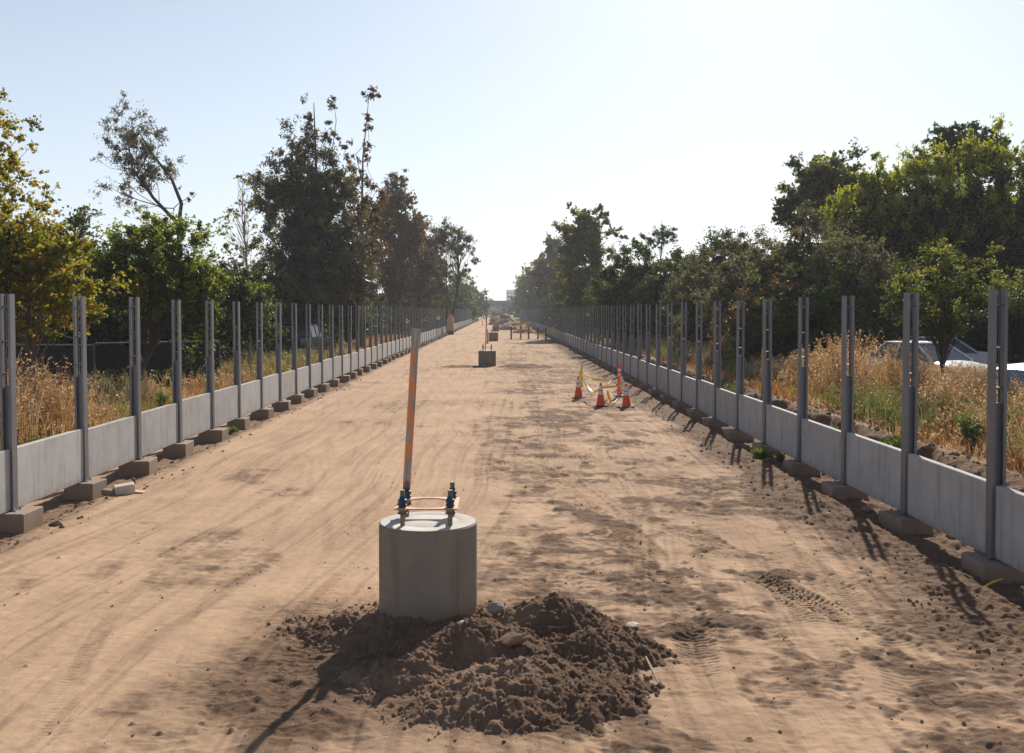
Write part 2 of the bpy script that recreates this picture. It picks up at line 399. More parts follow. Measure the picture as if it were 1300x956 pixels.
def ground_h(x, y):
    z = profile(x, y)
    dk = np.zeros_like(x)
    inroad = ss(x, LX + .3, LX + .9) * (1 - ss(x, RX - 1.0, RX - .35))
    near = 1 - ss(y, 60, 140)
    z += (fbm(x * .35, y * .35, 3, 3) - .5) * .05 * near
    warp = (fbm(x * .8, y * .8, 2, 9) - .5) * 1.2
    # disturbed strip right of the piers
    side = ss(x + warp * .7, -.9, .7) * (1 - .55 * ss(x, 3.0, 4.6))
    patch = fbm(x * .55 + warp, y * .42, 5, 21, .58)
    dist = ss(patch, .47, .60) * side * (1 - .5 * ss(y, 35, 90))
    fine_ = fbm(x * 1.9 + warp, y * 1.3, 4, 27, .6)
    dist = np.maximum(dist, ss(fine_, .50, .60) * side * .75 * (1 - .6 * ss(y, 35, 90)))
    dist = np.maximum(dist, side * .22)
    few = ss(fbm(x * .6 + 40, y * .35, 4, 51, .6), .60, .72) * (1 - side) * .55
    dist = np.clip(dist + few * inroad * .8, 0, 1)
    # rough edges by both walls
    el = (1 - ss(x + warp * .25, LX + .55, LX + 1.15)) * ss(x, LX - .8, LX - .2)
    er = ss(x + warp * .6, RX - 1.9, RX - .8) * (1 - ss(x, 7.2, 7.5))
    cut = ss(x, RX + .3, RX + .6) * (1 - ss(x, 7.55, 7.7))
    rough = np.clip(np.maximum(np.maximum(el * .8, er), cut), 0, 1)
    # around the pier
    r = np.hypot((x - PX + .15) * .85, (y - PY + .9) * .8); aur = 1 - ss(r + warp * .6, .8, 1.9)
    n2 = fbm(x * 3.0, y * 3.0, 4, 8, .6); n3 = fbm(x * 9, y * 9, 3, 14, .6)
    ridg = 1 - np.abs(fbm(x * 1.5 + warp, y * 3.4, 4, 61, .6) * 2 - 1) ** .8
    z += dist * ((n2 - .5) * .075 + (n3 - .5) * .022 + (ridg - .75) * .055)
    z += (n3 - .5) * .010 + (n2 - .5) * .014
    z += rough * ((n2 - .47) * .085 + (n3 - .5) * .05) + aur * (n2 - .5) * .08
    # lumps
    lum = np.clip(rough + aur * .7 + dist * .35, 0, 1)
    nr = y < 32
    pb = np.zeros_like(x)
    pb[nr] = pebbles(x[nr], y[nr], .11, 5, .55, .15, .45) * .9 + pebbles(x[nr], y[nr], .05, 15, .6) * .7
    z += pb * lum * .42
    sp = np.zeros_like(x); sp[nr] = pebbles(x[nr], y[nr], .30, 25, .14, .03, .09)
    z += sp * inroad * 1.0
    dk = dist * (.34 + .85 * ss(n2, .38, .60)) * .9 + rough * (.95 + .5 * (n2 - .5)) + aur * .85 + sp * 3 * inroad
    # long shallow ruts running up the left half
    for (xc, w, a) in ((-5.3, .35, .6), (-4.5, .3, .7), (-3.6, .35, 1.0), (-3.1, .2, .5), (-2.1, .3, .8), (1.4, .3, .5), (3.2, .35, .8), (4.0, .2, .5)):
        q = x - xc - (fbm(y * .06, y * 0 + xc, 3, 91) - .5) * 1.8 * ss(y, 5, 40) - .02 * (y - 10) * (1 if xc < -2.5 else -1) * (y < 40)
        g = np.exp(-(q / w) ** 2) * ss(fbm(x * .4, y * .16, 3, 93), .38, .6) * inroad
        z -= g * .012 * a; dk += g * .13 * a + g * (np.sin(q * 60) * .5 + .5) * .05
    for (pts, w, p, ch, am, d) in TR:
        h, k = track(x, y, pts, w, p, ch, am, d); z += h; dk = np.maximum(dk, k * .95) 
    z -= hole(x, y) * .1
    # long fine wheel streaks, drifting slowly from side to side up the road
    dr_ = x + .5 * np.sin(y * .11 + 1.0) + (fbm(y * .12, y * 0, 2, 71) - .5) * 1.2
    s1 = fbm(dr_ * 11.0, y * .20, 4, 72, .6); s2 = fbm((x + y * .16) * 6.0, y * .3 - x * .1, 4, 74, .6); s3 = fbm((x - y * .22) * 6.0, y * .3, 4, 76, .6)
    sk = ss(s1, .50, .72) * .26 + ss(s2, .56, .74) * .16 + ss(s3, .58, .74) * .10
    dk = dk + sk * inroad; z -= sk * inroad * .008 * near
    straw = np.clip((1 - ss(x, LX - 1.7, LX - 1.1)) + ss(x + warp * .3, 7.5, 7.9), 0, 1)
    return z, np.clip(dk, 0, 1), straw

def axis(a, b, step): return np.arange(a, b, step)
xs = np.concatenate([-np.geomspace(2500, 40, 24), np.arange(-38, -16, 1.5), np.arange(-16, -8.2, .2), np.arange(-8.2, 7.9, .019), np.arange(7.9, 16, .2), np.arange(16, 40, 1.5), np.geomspace(40, 2500, 24)])
ys = [-60, -30, -10, 0, 3]
y = 4.2
while y < 120: ys.append(y); y += max(.014, .00019 * y * y)
while y < 4200: ys.append(y); y *= 1.05
ys = np.array(ys)
XX, YY = np.meshgrid(xs, ys)
ZZ, DK, ST = ground_h(XX.ravel(), YY.ravel())
nx, ny = len(xs), len(ys)
idx = np.arange(nx * ny).reshape(ny, nx)
FF = np.stack([idx[:-1, :-1], idx[:-1, 1:], idx[1:, 1:], idx[1:, :-1]], -1).reshape(-1, 4)
g = mesh_np('ground', np.stack([XX.ravel(), YY.ravel(), ZZ], -1), FF, M['ground'], smooth=True, attrs={'dark': ('POINT', DK), 'straw': ('POINT', ST)})
tag(g, 'sandy graded earth with tyre tracks running between two rows of posts', 'ground', kind='structure')
print('ground verts', nx * ny)
def gz(x, y):
    return float(profile(np.array([float(x)]), np.array([float(y)]))[0])

# ------------------------------------------------------------------ posts, footings, panels
SP = 2.44
BZ = .08                        # footing tops
ORD = ['first', 'second', 'third', 'fourth', 'fifth', 'sixth', 'seventh', 'eighth', 'ninth', 'tenth', 'eleventh', 'twelfth', 'thirteenth', 'fourteenth', 'fifteenth', 'sixteenth', 'seventeenth', 'eighteenth', 'nineteenth', 'twentieth', 'twenty-first', 'twenty-second', 'twenty-third', 'twenty-fourth', 'twenty-fifth', 'twenty-sixth', 'twenty-seventh', 'twenty-eighth', 'twenty-ninth', 'thirtieth']
PH = 3.03; WEB = 1.76; RU = (2.86, 2.38, 1.93)
def rung_mb(z, two=False):
    m = MB(); m.box((0, 0, z), (.105, .05, .016)); return m
proto = empty('steel_post')
for s in (-1, 1):
    m = MB(); m.box((s * .066, 0, PH / 2 + .012), (.024, .145, PH - .012)); 
    # lips of the rolled section
    for t in (-1, 1): m.box((s * .049, t * .067, PH / 2 + .012), (.011, .010, PH - .03))
    m.build('flange', M['steel'], proto)
m = MB(); m.prism([(-.0535, .012), (.0535, .012), (.0535, WEB - .03), (.035, WEB), (-.035, WEB), (-.0535, WEB - .03)], -.006, .006); m.build('web_plate', M['steel'], proto)
for z in RU: rung_mb(z).build('rung', M['steel'], proto)
m = MB(); m.box((0, 0, .006), (.24, .20, .012))
for a in (-1, 1):
    for b in (-1, 1): m.lathe([(.011, .012), (.011, .035)], 6, (a * .10, b * .085, 0))
m.build('base_plate', M['steel'], proto)
m = MB()
for s in (-1, 1): m.box((s * .066, 0, PH / 2), (.024, .145, PH))
m.prism([(-.053, .0), (.053, .0), (.053, WEB), (-.053, WEB)], -.006, .006)
for z in RU: m.box((0, 0, z), (.105, .05, .016))
simple_post = m.build('steel_post', M['steel']); spm = simple_post.data
bpy.data.objects.remove(simple_post)
m = MB(); m.box((.04, .02, -.17), (.50, .60, .34), bev=.012)
foot_me = [m.build('concrete_footing', M['footing'])]
fm = foot_me[0].data; bpy.data.objects.remove(foot_me[0])
def panel_mesh(h):
    m = MB(); m.box((0, 0, h / 2), (.085, SP - .016, h), bev=.008); o = m.build('concrete_barrier', M['panel']); d = o.data; bpy.data.objects.remove(o); return d
PM = [panel_mesh(h) for h in (.81, .825, .84, .86)]
first = True
NEAR = 26
for side, X, y0, k0 in (('left', LX, 14.11, 1), ('right', RX, 11.25, 1)):
    for k in range(-k0, 119):
        y = y0 + k * SP
        lean = random.uniform(-.004, .004)
        vis = k                       # 0 is the nearest post in view
        o_word = ORD[k] if 0 <= k < NEAR else None
        if k >= 0 or side == 'left' and False:
            if k < 34:
                if first: p = proto; first = False
                else: p = copy_tree(proto)
            else:
                p = bpy.data.objects.new('steel_post', spm); COL.objects.link(p)
            p.location = (X, y, BZ); p.rotation_euler = (lean, random.uniform(-.007, .007), random.uniform(-.03, .03)); p.location.z += random.uniform(-.012, .012)
            tag(p, (f'grey steel post with two flanges, {o_word} from the camera in the {side} row' if o_word else f'grey steel post far up the {side} row, beyond its {ORD[NEAR-1]} post'), 'post', f'steel posts of the {side} row')
        if k >= 0:
            f = bpy.data.objects.new('concrete_footing', fm); COL.objects.link(f)
            f.location = (X, y, BZ); sg = 1 if side == 'left' else -1
            f.rotation_euler = (0, 0, (0 if sg > 0 else math.pi) + random.uniform(-.09, .09))
            f.scale = (random.uniform(.9, 1.15), random.uniform(.88, 1.12), 1); f.location.x += random.uniform(-.03, .05) * sg; f.location.y += random.uniform(-.05, .05)
            tag(f, (f'concrete footing block under the {o_word} post of the {side} row' if o_word else f'small concrete footing block far up the {side} row, beyond its {ORD[NEAR-1]} post'), 'footing', f'concrete footings of the {side} row')
        pn = bpy.data.objects.new('concrete_barrier', PM[random.randrange(4)]); COL.objects.link(pn)
        pn.location = (X + random.uniform(-.006, .006), y + SP / 2, BZ + random.uniform(.0, .014)); pn.rotation_euler = (random.uniform(-.003, .003), 0, 0)
        w2 = ORD[k + 1] if 0 <= k < NEAR - 1 else None
        if k < 0: lb = f'grey concrete panel before the first post of the {side} row, cut by picture edge'
        elif w2: lb = f'grey concrete panel between the {ORD[k]} and {w2} posts of the {side} row'
        else: lb = f'narrow grey concrete panel far up the {side} row, beyond its {ORD[NEAR-1]} post'
        tag(pn, lb, 'barrier panel', f'concrete panels of the {side} row')

# ------------------------------------------------------------------ rocks, clods
def rock(name, loc, size, m_, label, cat='rock', seed=1, group=None, rz=0, flat=(1, .8, .6)):
    import bmesh
    bm = bmesh.new(); bmesh.ops.create_icosphere(bm, subdivisions=3, radius=1)
    r = random.Random(seed)
    dirs = [Vector((r.uniform(-1, 1), r.uniform(-1, 1), r.uniform(-1, 1))).normalized() for _ in range(9)]
    dist = [r.uniform(.55, .85) for _ in dirs]
    for v in bm.verts:
        for d, q in zip(dirs, dist):
            t = v.co.dot(d)
            if t > q: v.co -= d * (t - q) * .93
        v.co *= 1 + r.uniform(-.06, .06)
        v.co = Vector((v.co.x * flat[0], v.co.y * flat[1], v.co.z * flat[2])) * size
    me = bpy.data.meshes.new(name); bm.to_mesh(me); bm.free(); me.materials.append(m_)
    o = bpy.data.objects.new(name, me); COL.objects.link(o); o.location = loc; o.rotation_euler = (0, 0, rz)
    if label: tag(o, label, cat, group)
    return o

# soil mound: its own height field over the ground
def mound_h(x, y):
    n = fbm(x * 1.6, y * 1.6, 4, 201, .55) - .5
    def bump(px, py, sx, sy, h, p=1.3, rot=0):
        c, s = math.cos(rot), math.sin(rot); dx = x - px; dy = y - py
        a = (dx * c + dy * s) / sx; b = (-dx * s + dy * c) / sy
        return h * np.clip(1 - (a * a + b * b) ** (p / 2), -1, 1)
    p1 = at(590, 800, 8.25); p2 = at(705, 760, 8.95); p3 = at(650, 870, 7.5)
    h = np.maximum.reduce([
        bump(p1.x, 8.15, .95, .62, .38, 1.25, .15),
        bump(p2.x, 8.95, .78, .55, .38, 1.25, -.3),
        bump(p1.x + .40, 7.5, 1.15, .80, .25, 1.2), bump(p1.x - .35, 7.9, .8, .7, .22, 1.2), 
        bump(p2.x + .30, 8.35, .70, .60, .24, 1.25),
        bump(PX - .65, 9.0, .75, .6, .15, 1.4), bump(PX, 9.1, .95, .85, .19, 1.6)])
    h = h + n * .13 + (fbm(x * 5, y * 5, 4, 203, .62) - .5) * .12
    w1 = (fbm(x * 9, y * 9, 3, 331) - .5) * .10; w2 = (fbm(x * 9 + 50, y * 9, 3, 332) - .5) * .10
    lump = pebbles(x + w1, y + w2, .13, 301, .22, .12, .40) * .8 + pebbles(x + w2, y + w1, .06, 311, .5, .12, .5) * .8 + pebbles(x + w1 * .4, y, .032, 321, .8) * .9
    m = ss(h, -.04, .05)
    h = h + m * lump * .8 + (fbm(x * 14, y * 14, 4, 207, .65) - .5) * .05
    # keep the ground open right against the pier, the soil leans on it
    r = np.hypot(x - PX, y - PY)
    return h, m
mx = np.arange(-2.7, 1.75, .0085); my = np.arange(6.0, 10.1, .011)
X2, Y2 = np.meshgrid(mx, my); x2 = X2.ravel(); y2 = Y2.ravel()
H2, m2 = mound_h(x2, y2)
gx, gd, _ = ground_h(x2, y2)
Z2_fade = 0
edge = np.minimum.reduce([ss(x2, -2.7, -2.5), 1 - ss(x2, 1.6, 1.75), ss(y2, 6.0, 6.2), 1 - ss(y2, 9.9, 10.1)])
Z2 = np.where(H2 > 0, np.maximum(gx, 0) * .3 + H2, H2) - .03 - (1 - edge) * .1
keep = (Z2 > gx - .04)
i2 = np.arange(len(x2)).reshape(X2.shape)
F2 = np.stack([i2[:-1, :-1], i2[:-1, 1:], i2[1:, 1:], i2[1:, :-1]], -1).reshape(-1, 4)
kf = keep[F2].any(1) & (np.hypot(x2 - PX, y2 - PY)[F2].min(1) > .40)
F2 = F2[kf]; used = np.unique(F2); re = np.full(len(x2), -1); re[used] = np.arange(len(used))
dkm = np.clip(.74 + (fbm(x2 * 1.6, y2 * 1.6, 4, 411) - .5) * 1.0 + .35 * ss(x2, -.3, .6), 0, 1)
md = mesh_np('dirt_mound', np.stack([x2, y2, Z2], -1)[used], re[F2], M['mound'], smooth=True, attrs={'dark': ('POINT', dkm[used])})
tag(md, 'heap of loose brown soil and clods dumped in front of nearest concrete pier', 'dirt mound')
def mz(x, y):
    h, _ = mound_h(np.array([x]), np.array([y])); g_, _, _ = ground_h(np.array([x]), np.array([y]))
    return max(float(h[0]) - .03 + max(float(g_[0]), 0) * .3, float(g_[0]))

# loose clods, uncountable: low-poly lumps merged in one mesh
def clod_base():
    import bmesh
    out = []
    for s in range(6):
        bm = bmesh.new(); bmesh.ops.create_icosphere(bm, subdivisions=2, radius=1)
        r = random.Random(s)
        dirs = [Vector((r.uniform(-1, 1), r.uniform(-1, 1), r.uniform(-1, 1))).normalized() for _ in range(7)]
        for v in bm.verts:
            for d in dirs:
                t = v.co.dot(d)
                if t > .65: v.co -= d * (t - .65) * .9
            v.co *= 1 + r.uniform(-.08, .08)
        bm.verts.ensure_lookup_table()
        out.append((np.array([v.co[:] for v in bm.verts]), np.array([[v.index for v in f.verts] for f in bm.faces]))); bm.free()
    return out
CB = clod_base()
def clods(name, P, S, m_, label):
    V = []; Fs = []; b = 0
    for i in range(len(P)):
        bv, bf = CB[rng.integers(6)]
        a = rng.uniform(0, 6.28); c, s = math.cos(a), math.sin(a)
        q = bv * np.array([1, rng.uniform(.6, .95), rng.uniform(.5, .8)]) * S[i]
        q = np.stack([q[:, 0] * c - q[:, 1] * s, q[:, 0] * s + q[:, 1] * c, q[:, 2]], -1) + P[i]
        V.append(q); Fs.append(bf + b); b += len(bv)
    o = mesh_np(name, np.concatenate(V), np.concatenate(Fs), m_, smooth=False)
    return tag(o, label, 'clods', kind='stuff')
# on the mound
n_ = 2600
cx = rng.uniform(-2.5, 1.5, n_); cy = rng.uniform(6.1, 10, n_)
hh, _ = mound_h(cx, cy); gg, _, _ = ground_h(cx, cy)
k = (hh > -.03) & (np.hypot(cx - PX, cy - PY) > .5); cx, cy, hh, gg = cx[k], cy[k], hh[k], gg[k]
sz = .004 + .024 * rng.random(len(cx)) ** 4
z_ = np.maximum(hh - .03 + np.maximum(gg, 0) * .3, gg)
clods('soil_clods', np.stack([cx, cy, z_ + sz * .25], -1), sz, M['clod'], 'loose brown clods scattered over the dirt mound')
q_ = rng.choice(len(cx), 22, replace=False)
clods('pebbles', np.stack([cx, cy, z_ + .012], -1)[q_], rng.uniform(.008, .020, 22), M['rock'], 'small grey stones mixed into the dirt mound')
for rp, lb in (((.35, 8.55), 'short dark root poking from the right side of the dirt mound'), ((-.85, 7.7), 'short dark root on the front left slope of the dirt mound')):
    zr = max(.05, float(mound_h(np.array([rp[0]]), np.array([rp[1]]))[0][0]))
    tag(MB().tube([(rp[0], rp[1], zr - .03), (rp[0] + .06, rp[1] - .03, zr + .06), (rp[0] + .16, rp[1] - .02, zr + .05), (rp[0] + .22, rp[1] - .08, zr + .09)], [.008, .007, .005, .003], 6).build('root', M['bark']), lb, 'root')
# beside the walls and on the disturbed strip
def scatter(n, xr, yr, name, label, smin=.008, smax=.04, pw=3):
    cx = rng.uniform(*xr, n); cy = yr[0] * (yr[1] / yr[0]) ** rng.random(n)
    gg, dk, _ = ground_h(cx, cy); k = rng.random(n) < (.08 + dk * 1.3); cx, cy, gg = cx[k], cy[k], gg[k]
    sz = smin + (smax - smin) * rng.random(len(cx)) ** pw
    clods(name, np.stack([cx, cy, gg + sz * .25], -1), sz, M['clod'], label)
scatter(900, (LX + .2, LX + 1.3), (12, 45), 'soil_clods', 'loose clods along the foot of left concrete panels', .006, .045, 4)
scatter(1000, (RX - 1.6, RX - .2), (8, 45), 'soil_clods', 'loose clods along the foot of right concrete panels', .006, .045, 4)
scatter(1500, (-1.5, 4.2), (6.5, 40), 'soil_clods', 'small clods thrown over the rutted right half of the dirt road', .004, .02)
scatter(900, (-6.2, -1.5), (6, 30), 'soil_clods', 'sparse small clods on the smooth left half of the dirt road', .004, .018)
scatter(900, (RX + .3, 7.9), (12, 50), 'soil_clods', 'dark clods in the dug cut behind the right panels', .02, .10)

p = at(628, 768, 9.0); rock('rock', (p.x, 9.0, mz(p.x, 9.0) + .05), .095, M['rock'], 'grey angular rock on the mound beside the right foot of the nearest pier', seed=3)
p = at(652, 830, 7.95); rock('rock', (p.x, 7.95, mz(p.x, 7.95) + .05), .125, M['clod'], 'large tan-grey slab of rock lying on front slope of the dirt mound', seed=5, rz=.5, flat=(1, .7, .45))
p = at(655, 752, 9.4); rock('rock', (p.x, 9.4, mz(p.x, 9.4) + .03), .035, M['palerock'], 'small pale stone just behind the grey rock on the mound', seed=6)
p = at(588, 790, 8.6); rock('rock', (p.x, 8.55, mz(p.x, 8.55) + .03), .06, M['palerock'], 'small sandy stone on the mound crest in front of the nearest pier', seed=7)
p = G(803, 797); rock('rock', (p.x, p.y, .02), .07, M['palerock'], 'flat pale stone on the ground right of the dirt mound', seed=8, flat=(1, 1, .4))
p = G(1052, 655); rock('rock', (p.x, p.y, .02), .05, M['palerock'], 'small pale stone near the third post footing of the right row', seed=9)
for i, (px, py, s, lb) in enumerate(((72, 668, .10, 'dark lump of dirt between the first and second footings of the left row'), (1068, 628, .12, 'brown broken rock in shadow beside a footing of the right row'), (1100, 640, .09, 'brown rock on loose soil left of the second footing of the right row'))):
    p = G(px, py); rock('rock', (p.x, p.y, gz(p.x, p.y) + s * .3), s, M['clod'], lb, seed=20 + i)
# broken masonry near left wall
p = G(158, 627)
t = empty('concrete_chunk', (p.x, p.y, 0.0), .2); tag(t, 'pale broken masonry block lying beside the second footing of left row', 'masonry chunk')
m = MB(); m.box((0, 0, .075), (.30, .20, .15), Euler((.08, -.12, .2)).to_matrix(), .012); m.build('block', M['palerock'], t)
m = MB(); m.box((.20, .02, .02), (.22, .14, .03), Euler((0, .1, -.3)).to_matrix(), .005); m.build('flake', M['board'], t)
p = G(137, 629)
m = MB(); m.box((0, 0, .04), (.17, .12, .09), Euler((.1, .05, -.3)).to_matrix(), .012); o = m.build('concrete_chunk', M['footing'], loc=(p.x, p.y, gz(p.x, p.y) + .02)); tag(o, 'small brown broken block left of the pale masonry block', 'masonry chunk')

# ------------------------------------------------------------------ piers
def make_pier(x, y, top, label, full=True):
    t = empty('concrete_pier', (x, y, 0)); tag(t, label, 'pier', 'round concrete piers on the centre line')
    m = MB(); prof = [(.452, -.5), (.455, 0), (.455, top - .012), (.443, top)]
    m.lathe(prof, 96); m.build('shaft', M['pier'], t, smooth=True)
    m = MB(); m.lathe([(.442, top - .004), (.441, top + .003), (.30, top + .005), (.29, top + .001), (.275, top + .001), (.26, top + .006), (.0001, top + .007)], 64); m.build('top_surface', M['piertop'], t, smooth=True)
    for (a, b) in ((-1, -1), (1, -1), (-1, 1), (1, 1)):
        bx, by = a * .216, b * .216
        m = MB(); m.tube([(bx, by, top - .02), (bx, by, top + .33)], .0215, 14)
        for q in range(11): m.lathe([(.0215, 0), (.0235, .004), (.0215, .008)], 14, (bx, by, top + .215 + q * .010))
        an = m.build('anchor_bolt', M['bolt'], t, smooth=True)
        m = MB(); m.lathe([(.048, .115), (.048, .122)], 18, (bx, by, top)); m.lathe([(.036, .122), (.038, .127), (.038, .153), (.036, .158)], 6, (bx, by, top)); m.build('lower_nut', M['bolt'], an)
        m = MB(); m.lathe([(.034, .178), (.040, .182), (.041, .20), (.034, .205), (.033, .212), (.040, .218), (.040, .245), (.030, .252), (.027, .268), (.0225, .275)], 14, (bx, by, top))
        m.build('taped_nut', M['blue'], an, smooth=True)
    # square template with a round opening
    m = MB(); n = 48; vs = []
    for zz in (.160, .172):
        for k in range(n):
            a = 2 * math.pi * k / n; c, s = math.cos(a), math.sin(a); q = .285 / max(abs(c), abs(s))
            vs.append((.243 * c, .243 * s, top + zz)); vs.append((q * c, q * s, top + zz))
    fs = []
    for k in range(n):
        j = (k + 1) % n; o_ = 2 * n
        fs += [(2 * k, 2 * j, 2 * j + 1, 2 * k + 1), (o_ + 2 * k, o_ + 2 * k + 1, o_ + 2 * j + 1, o_ + 2 * j), (2 * k, o_ + 2 * k, o_ + 2 * j, 2 * j), (2 * k + 1, 2 * j + 1, o_ + 2 * j + 1, o_ + 2 * k + 1)]
    m.add(vs, fs); m.build('template_plate', M['template'], t)
    return t
make_pier(PX, PY, .92, 'large round concrete pier with blue taped bolts behind the dirt mound')
def stake(p0, p1, w, label, paint=M['fluo']):
    p0 = Vector(p0); p1 = Vector(p1); L = (p1 - p0).length
    t = empty('wooden_stake', p0); d_ = (p1 - p0).normalized(); t.rotation_euler = (-math.asin(d_.y), math.asin(d_.x), 0)
    tag(t, label, 'stake', 'stakes standing on the piers')
    m = MB(); m.box((0, 0, L / 2), (w, w * .35, L), bev=.003); m.box((w * .08, 0, L - .06), (w * 1.25, w * .36, .13), bev=.003); m.build('lath', M['stake'], t); return t
# stake material: weathered paint with orange spray patches along its length
mm, nt, out = mat('painted_stake'); n = N(nt); tc = n('TexCoord').outputs['Object']
sx = n('SeparateXYZ', {0: tc})
nz = n('TexNoise', {'Vector': n('Mapping', {'Vector': tc, 'Scale': (14, 14, 4.2)}).outputs[0], 'Scale': 1.0, 'Detail': 4.0, 'Roughness': .5}).outputs[0]
fc = n.ramp(nz, [(.49, (0, 0, 0)), (.56, (1, 1, 1))])
grain = n('TexNoise', {'Vector': n('Mapping', {'Vector': tc, 'Scale': (60, 60, 3)}).outputs[0], 'Scale': 1.0, 'Detail': 4.0}).outputs[0]
base = n.ramp(grain, [(.3, (.26, .21, .18)), (.7, (.50, .45, .40))])
cc = n.mix(n.math('MULTIPLY', fc, .85), base, (.82, .25, .06))
pb = n('BsdfPrincipled', {'Base Color': cc, 'Roughness': .75, 'Specular IOR Level': .2}); nt.links.new(pb.outputs[0], out.inputs[0]); M['stake'] = mm
a = at(515, 641, PY + .25); b = at(528, 418, PY + .25)
stake(a, b, .072, 'leaning wooden stake with orange spray paint tied to the nearest pier')
for i, Y in enumerate((52.0, 95.0, 138.0, 181.0, 224.0)):
    lb = ['second round concrete pier up the road, with small debris at its foot', 'third round concrete pier up the road, partly behind the second', 'fourth small round pier far up the road', 'fifth tiny round pier far up the road', 'sixth tiny round pier farthest up the road'][i]
    px = 636 - 17.5 * 52 / Y
    x = at(px, 460, Y).x
    make_pier(x, Y, .80, lb)
    if i < 3:
        s = stake((x - .1, Y + .25, .8), (x - .02, Y + .25, 2.75), .06, ['upright stake on the second pier', 'upright stake on the third pier', 'upright stake on the fourth pier'][i] + ' up the road')
for i, (dx, w, h, lb) in enumerate(((1.9, 1.6, .16, 'low dark soil heap right of the second pier'), (-1.3, 1.1, .10, 'low dark soil heap left of the second pier'))):
    x0 = at(619, 460, 52).x + dx; xx = np.arange(-w, w, .06); yy = np.arange(-1.2, 1.2, .08); A, B = np.meshgrid(xx, yy); A = A.ravel(); B = B.ravel()
    hgt = h * np.clip(1 - (A / w) ** 2 - (B / 1.1) ** 2, -.5, 1) + (fbm(A * 4, B * 4, 3, 5 + i) - .5) * .12 - .02
    ii = np.arange(len(A)).reshape(len(yy), len(xx)); fq = np.stack([ii[:-1, :-1], ii[:-1, 1:], ii[1:, 1:], ii[1:, :-1]], -1).reshape(-1, 4)
    o = mesh_np('dirt_mound', np.stack([A, B, hgt], -1), fq, M['mound'], smooth=True, attrs={'dark': ('POINT', np.full(len(A), .8))}); o.location = (x0, 51.4, 0); tag(o, lb, 'dirt mound')
x0 = at(619, 460, 51).x
m = MB(); m.box((0, 0, .06), (.16, .12, .12), bev=.02); tag(m.build('debris', M['brightred'], loc=(x0 + .12, 51.2, 0)), 'small red scrap at foot of the second pier', 'debris')
m = MB(); m.box((0, 0, .04), (.3, .14, .07), bev=.02); tag(m.build('debris', M['paleblue'], loc=(x0 - .12, 51.2, 0)), 'small pale blue scrap at foot of the second pier', 'debris')
# lower stick on the mound and yellow scrap by the wall
p = at(822, 838, 7.9); q = at(836, 862, 7.6)
tag(MB().tube([(p.x, 8.0, .10), ((p.x + q.x) / 2, 7.8, .07), (q.x, 7.6, .035)], [.008, .010, .006], 6).build('stick', M['wood']), 'thin bent stick lying on soil right of the dirt mound', 'stick')
p = G(1262, 738)
tag(MB().tube([(p.x - .12, p.y - .05, -.04), (p.x - .03, p.y - .03, .0), (p.x + .10, p.y, .03)], [.012, .012, .006], 6).build('yellow_tag', M['yellow']), 'bent yellow plastic strip on loose soil near the first right footing', 'plastic strip')

# ------------------------------------------------------------------ cones and tape
def make_cone():
    t = empty('traffic_cone'); 
    m = MB(); m.box((0, 0, .02), (.37, .37, .035), bev=.012); m.build('base', M['rubber'], t)
    def rr(z): return .135 + (.028 - .135) * (z - .03) / (.71 - .03)
    def seg(a, b, e=0.0): return [(rr(a) + e, a), (rr(b) + e, b)]
    m = MB(); m.lathe([(.150, .035), (.145, .05)] + [(rr(.06), .06), (rr(.69), .69), (.020, .71), (.012, .705)], 28); m.build('cone_body', M['cone'], t, smooth=True)
    for (a, b) in ((.36, .46), (.50, .62)):
        m = MB(); m.lathe(seg(a, b, .003), 28); m.build('reflective_collar', M['reflect'], t, smooth=True)
    return t
cone = make_cone()
CG = 'orange cones round the taped-off hole'
pts = [G(735, 506), G(763, 517), G(796, 518)]
lbs = ['orange cone with a taped wooden stick in its tip, leftmost of the three cones', 'orange cone with two white bands, middle of the three cones', 'orange cone with two white bands, rightmost of the three cones']
for i, p in enumerate(pts):
    c = cone if i == 0 else copy_tree(cone)
    c.location = (p.x, p.y + .12, .01); c.rotation_euler = (random.uniform(-.03, .03), random.uniform(-.03, .03), random.uniform(0, 1.5)); tag(c, lbs[i], 'traffic cone', CG)
p = G(787, 504); Dp = p
t = empty('delineator_post', (p.x, p.y + .15, .01)); tag(t, 'tall narrow orange delineator post behind the three cones', 'delineator')
m = MB(); m.lathe([(.20, 0), (.20, .03), (.15, .05)], 8); m.build('base', M['rubber'], t)
m = MB(); m.lathe([(.075, .05), (.062, .60), (.05, .90), (.052, 1.00), (.022, 1.05), (.034, 1.08), (.034, 1.13), (.02, 1.15)], 20); m.build('tube', M['fluo'], t, smooth=True)
for (a, b) in ((.70, .77), (.83, .92)):
    m = MB(); m.lathe([(.0625, a), (.0565, b)], 20); m.build('reflective_collar', M['reflect'], t, smooth=True)
A = pts[0]; s0 = at(735.5, 490, A.y); s1 = at(739.5, 462, A.y)
tag(MB().tube([(s0.x - .01, A.y + .12, .66), (s1.x, A.y + .12, s1.z)], .014, 8).build('wooden_stick', M['wood']), 'thin brown stick standing in the leftmost cone', 'stick')
